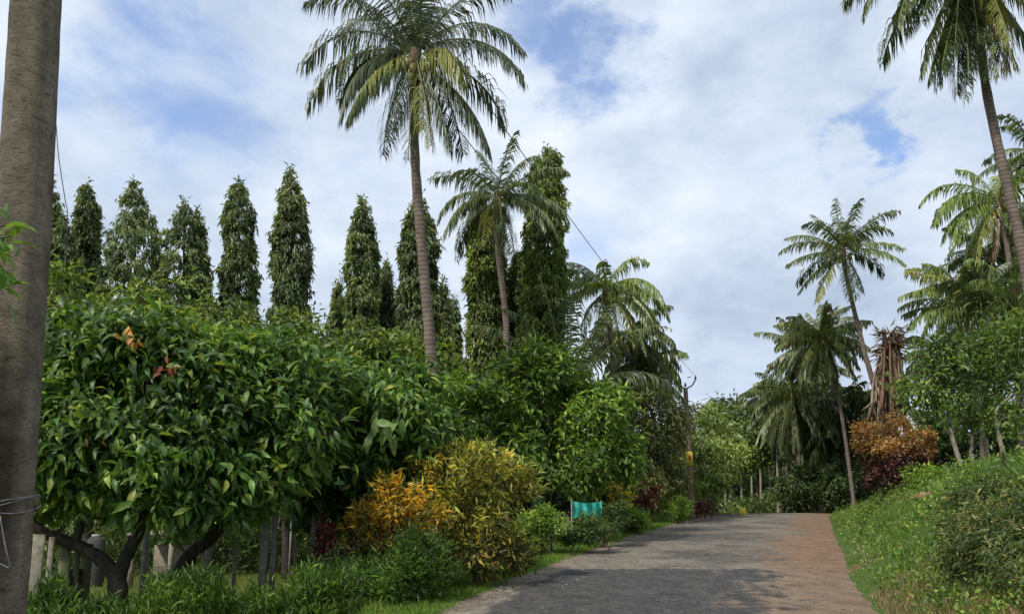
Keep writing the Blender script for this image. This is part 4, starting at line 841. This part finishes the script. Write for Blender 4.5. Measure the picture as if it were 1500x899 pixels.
# near pole: tapering rectangular post with chamfered corners
Y = 3.5
pth = [P(-40, 1150, Y), P(-14, 899, Y), P(12, 600, Y), P(36, 300, Y), P(53, 0, Y), P(78, -420, Y), P(100, -780, Y)]
gb = pth[0].copy(); near_base = np.array([pth[0][0]-.02, Y, float(H(pth[0][0], Y))-.1])
pts = smooth_path([near_base]+pth[1:], 10); t = thing('utility_pole', 'thick weathered grey brown pole at the left edge of the photo', 'utility pole', near_base, 'utility poles')
pb = Buf(); n = len(pts); V = []; cc = []
for k, p_ in enumerate(pts):
    wd = np.interp(p_[2], [0, 3.5, 9], [.135, .105, .085]); dp = wd*.9; c_ = .4*wd; rg = np.random.default_rng(900+k)
    o8 = [(-wd+c_, -dp), (-wd*.3, -dp*1.02), (wd*.3, -dp*1.02), (wd-c_, -dp), (wd, -dp+c_), (wd, dp-c_), (wd-c_, dp), (-wd+c_, dp), (-wd, dp-c_), (-wd, -dp+c_)]
    a_ = R_(12); V += [p_+np.array([q*cos(a_)-r*sin(a_), q*sin(a_)+r*cos(a_), 0])*(1+rg.uniform(-.02, .02)) for q, r in o8]
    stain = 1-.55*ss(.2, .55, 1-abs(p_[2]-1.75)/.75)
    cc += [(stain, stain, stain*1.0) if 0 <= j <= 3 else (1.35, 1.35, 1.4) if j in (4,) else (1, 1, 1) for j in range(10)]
V = np.array(V); i = (np.arange(n-1)[:, None]*10+np.arange(10)[None]); j = (np.arange(n-1)[:, None]*10+((np.arange(10)+1) % 10)[None])
pb.add(V, np.stack([i, j, j+10, i+10], -1).reshape(-1, 4), np.array(cc)); pb.build('post', M_pole, t)
rb = Buf(); c_ = P(2, 740, Y)
for q in range(3):
    th = np.linspace(0, 2*pi, 25); tube(rb, [c_+np.array([cos(a)*.155, sin(a)*.15, (q-1)*.018+.02*sin(a*2+q)+(.03*cos(a) if q == 1 else 0)]) for a in th], .0028, 5)
tube(rb, smooth_path([P(0, 755, Y-.17), P(8, 800, Y-.17), P(14, 830, Y-.15), P(-5, 822, Y-.16)], 5), .003, 5); rb.build('wire_tie', M_wire, t)
ab = Buf(); top = pts[-1]
box(ab, top-UP*.35+np.array([-.28, -.03, 0]), (1.0, .07, .07), rz=R_(-20)); ab.build('crossarm', M_rust, t)
ins = []
for s in (-.62, -.12):
    q = top-UP*.35+np.array([s*cos(R_(-20)), -.13+s*sin(R_(-20)), .1]); ib = Buf(); tube(ib, [q-UP*.06, q-UP*.02, q+UP*.02, q+UP*.06, q+UP*.08], [.02, .045, .03, .04, .02], 8); ib.build('insulator', M_white, t); ins.append(q+UP*.07)
# far pole
Y = 33; b_ = at(1013, Y); t = thing('utility_pole', 'slim utility pole with yellow band standing at the far left verge', 'utility pole', b_, 'utility poles')
pb = Buf(); tp = P(1004, 568, Y); pp = smooth_path([b_-UP*.2, P(1010, 680, Y), tp], 5); tube(pb, pp, np.linspace(.16, .10, len(pp)), 10, wob=.03, col=(1.3, 1.2, 1.1)); pb.build('post', M_pole, t, smooth=True)
yb = Buf(); c_ = P(1009.3, 672, Y); tube(yb, [c_-UP*.32, c_+UP*.32], [.172, .165], 12); yb.build('painted_band', M_yellow, t)
rb = Buf(); box(rb, c_+np.array([0, -.175, .05]), (.12, .02, .2)); rb.build('number_plate', M_red, t)
ab = Buf(); tube(ab, smooth_path([tp+np.array([.0, -.06, -.05]), tp+np.array([.28, -.06, .1]), tp+np.array([.45, -.06, .35])], 4), .035, 6)
tube(ab, smooth_path([tp+np.array([.0, -.06, -.05]), tp+np.array([-.28, -.06, .1]), tp+np.array([-.4, -.06, .2])], 4), .03, 6); ab.build('crossarm', M_rust, t)
fin = []
for q in (tp+np.array([.46, -.06, .37]), tp+np.array([-.4, -.06, .22]), tp+np.array([0, 0, .05])):
    ib = Buf(); tube(ib, [q, q+UP*.06, q+UP*.12, q+UP*.2], [.03, .06, .04, .02], 8, col=(.3, .3, .3)); ib.build('insulator', M_rust, t); fin.append(q+UP*.18)
def cable(name, label, a, b, sag, r, group=None):
    u = np.linspace(0, 1, 40)[:, None]; p = a+(b-a)*u-UP*(4*sag*u*(1-u)); bb = Buf(); tube(bb, p, r, 5); tag(bb.build(name, M_wire, loc=a), label, 'power line', group)
cable('power_line', 'upper overhead wire running from the near pole past the tallest palm', ins[1], fin[0], .35, .008, 'overhead wires')
cable('power_line', 'lower overhead wire running from the near pole behind the tallest palm', ins[0], fin[1], .5, .008, 'overhead wires')
bb = Buf(); tube(bb, smooth_path([P(77, 130, 3.35), P(82, 180, 3.4), P(86, 230, 3.4), P(95, 290, 3.4), P(99, 320, 3.4), P(92, 400, 3.45)], 6), .0022, 5)
for q in np.linspace(0, 1, 5): pass
tag(bb.build('loose_wire', M_dark, loc=P(77, 130, 3.35)), 'thin loose wire dangling down beside the near pole', 'wire')

# leafy branch tips by the left edge, from a small tree just outside the frame
b_ = np.array([-2.75, 3.0, float(H(-2.75, 3.0))])
LP = [((.035, .085, .018), .5), ((.07, .15, .03), .5)]
t = thing('young_tree', 'bright green leaf sprays entering at the left edge before the near pole', 'tree', b_); rg = np.random.default_rng(77); tb, lb = Buf(), Buf()
tube(tb, smooth_path([b_, b_+np.array([.05, 0, 1.5]), b_+np.array([0, 0, 3.4])], 5), np.linspace(.045, .02, 11), 7)
for (px, py, m) in [(8, 330, 7), (18, 345, 5), (-8, 400, 8), (4, 420, 7), (-20, 370, 10), (-60, 300, 12), (-80, 380, 12), (-70, 450, 12)]:
    c_ = P(px, py, 3.0); s_ = b_+np.array([.02, 0, max(.8, c_[2]-b_[2]-.25)]); tube(tb, smooth_path([s_, (s_+c_)/2+UP*.05, c_], 4), np.linspace(.012, .004, 9), 5)
    add_leaves(lb, c_+rg.normal(size=(m, 3))*.035, nrm(np.array([.55, -.1, -.15])+rg.normal(size=(m, 3))*.5), nrm(UP+rg.normal(size=(m, 3))*.4), rg.uniform(.08, .13, m), .042, pal(rg, m, LP), T_MID)
tb.build('trunk', M_stem, t); lb.build('crown', M_leaf, t)

# fences behind the hedge
t = thing('slab_fence', 'grey green concrete slab fence beside the near pole behind the hedge', 'fence', at(70, 10.5))
for k, (px, yt) in enumerate([(22, 778), (42, 782), (62, 786), (84, 790), (103, 792), (118, 796)]):
    Y = 10+.35*k; g = at(px, Y); tp = P(px, yt, Y); bb = Buf(); h = tp[2]-g[2]; box(bb, g+UP*h/2, (.075 if k % 2 == 0 else .15, .05, h), col=(.6, .6, .52) if k < 3 else (.45, .5, .33), rz=R_(20), bev=.012); bb.build('post' if k % 2 == 0 else 'slab', M_conc, t)
bb = Buf(); g0, g1 = at(66, 10.9), at(122, 12); m_ = (g0+g1)/2; box(bb, m_+UP*.45, (np.linalg.norm(g1-g0), .05, 1.0), col=(.4, .45, .26), rz=math.atan2(g1[1]-g0[1], g1[0]-g0[0])); bb.build('slab', M_conc, t)
t = thing('wire_fence', 'wire fence on pale concrete posts behind the hedge under the cacao trees', 'fence', at(400, 13))
FP = [(205, 775, .09), (300, 765, .09), (340, 790, .06), (383, 738, .12), (397, 745, .09), (430, 790, .06), (455, 752, .08), (520, 760, .09)]
tops = []
for k, (px, yt, wd) in enumerate(FP):
    Y = 12.6+.12*k; g = at(px, Y); tp = P(px+2, yt, Y); h = tp[2]-g[2]; bb = Buf(); box(bb, g+UP*(h/2-.1), (wd, wd*.9, h+.2), col=(.85, .85, .8) if wd > .08 else (.6, .6, .55), bev=.012, rx=R_(1.5*(k % 3-1))); bb.build('post', M_conc, t); tops.append((g, h))
for q in (.35, .65, .92):
    bb = Buf()
    for (g0, h0), (g1, h1) in zip(tops[:-1], tops[1:]):
        hh = .85; a, b = g0+UP*hh*q+np.array([0, -.07, 0]), g1+UP*hh*q+np.array([0, -.07, 0]); tube(bb, [a, (a+b)/2-UP*.01, b], .004, 4)
    bb.build('wire', M_wire, t)
# low sheds far behind the hedge
Y = 20; g = at(235, Y); t = thing('animal_shed', 'low grey roofed shed glimpsed between the two cacao trunks', 'shed', g)
bb = Buf(); box(bb, P(235, 780, Y), (1.15, 1.3, .06), rx=R_(3), col=(.5,.5,.5)); bb.build('roof', M_conc, t)
bb = Buf(); box(bb, np.array([g[0], g[1]+.7, g[2]+.5]), (1.1, .08, 1.0), col=(.6, .55, .45)); bb.build('wall', M_conc, t)
for s in (-.5, .5):
    bb = Buf(); box(bb, np.array([g[0]+s, g[1]-.6, g[2]+.6]), (.1, .1, P(235, 782, Y)[2]-g[2]), col=(.7, .68, .6)); bb.build('post', M_conc, t)
Y = 20; g = at(138, Y); t = thing('water_tank', 'small grey container left of the low shed', 'tank', g)
bb = Buf(); q = P(140, 800, Y); tube(bb, [g, g+UP*.1, np.array([q[0], q[1], q[2]+.15]), np.array([q[0], q[1], q[2]+.25])], [.2, .23, .22, .14], 14); bb.build('body', M_conc, t, smooth=True)
bb = Buf(); e_ = np.array([q[0], q[1], q[2]+.25]); tube(bb, [e_, e_+UP*.07], [.11, .11], 12); bb.build('lid', M_white, t)
# teal sheets
def sheet(name, label, px0, px1, yt, yb, Y, seed, post=True):
    a, b = P(px0, yb, Y), P(px1, yb, Y+.5); zt = P(px0, yt, Y)[2]; g = at(px0, Y); t = thing(name, label, 'screen', g, 'teal plastic screens'); n = 24; rg = np.random.default_rng(seed)
    V = []
    for th in (0, .02):
        for j in range(6):
            for k in range(n):
                u = k/(n-1); p_ = a+(b-a)*u; z = a[2]+(zt-a[2])*(j/5)-.05*sin(u*pi)*(j/5); V.append([p_[0], p_[1]+.04*sin(u*22)+.03*sin(u*9+j)+th, z])
    bb = Buf(); i = (np.arange(5)[:, None]*n+np.arange(n-1)[None]).ravel(); m = 6*n; f = np.stack([i, i+1, i+n+1, i+n], -1)
    V = np.array(V); bb.add(V, np.concatenate([f, f[:, ::-1]+m]), (1, 1, 1)); bb.build('sheet', M_teal, t, smooth=True)
    for p_ in (a, b):
        bb = Buf(); gg = np.array([p_[0], p_[1]+.06, float(H(p_[0], p_[1]))]); tube(bb, [gg-UP*.1, np.array([gg[0], gg[1], zt+.02])], .02, 7, col=(.7, .7, .66)); bb.build('post', M_conc, t)
sheet('teal_screen', 'bright teal plastic sheet screen on white posts beside the round bushes', 838, 882, 733, 758, 18.9, 1)
sheet('teal_screen', 'shaded teal sheet patch in the dark under the spreading tree', 784, 802, 726, 748, 23, 2)
sheet('teal_screen', 'dim teal sheet behind the wire fence under the cacao trees', 425, 458, 752, 778, 16, 3)
# yellow stone
Y = 41; g = at(1088, Y); g[2] = float(H(g[0], g[1])); t = thing('milestone', 'small yellow painted roadside stone at the crest of the road', 'milestone', g)
bb = Buf(); tube(bb, [g-UP*.1+UP*0, g+UP*.25, g+UP*.38, g+UP*.45], [.25, .24, .2, .1], 10); bb.build('stone', M_yellow, t, smooth=True)
bb = Buf(); box(bb, g+np.array([0, 0, .03]), (.62, .4, .1), bev=.05); bb.build('plinth', M_conc, t)
# clean helper properties
for o in S.objects:
    for k in ('_w', '_id'):
        if k in o: del o[k]
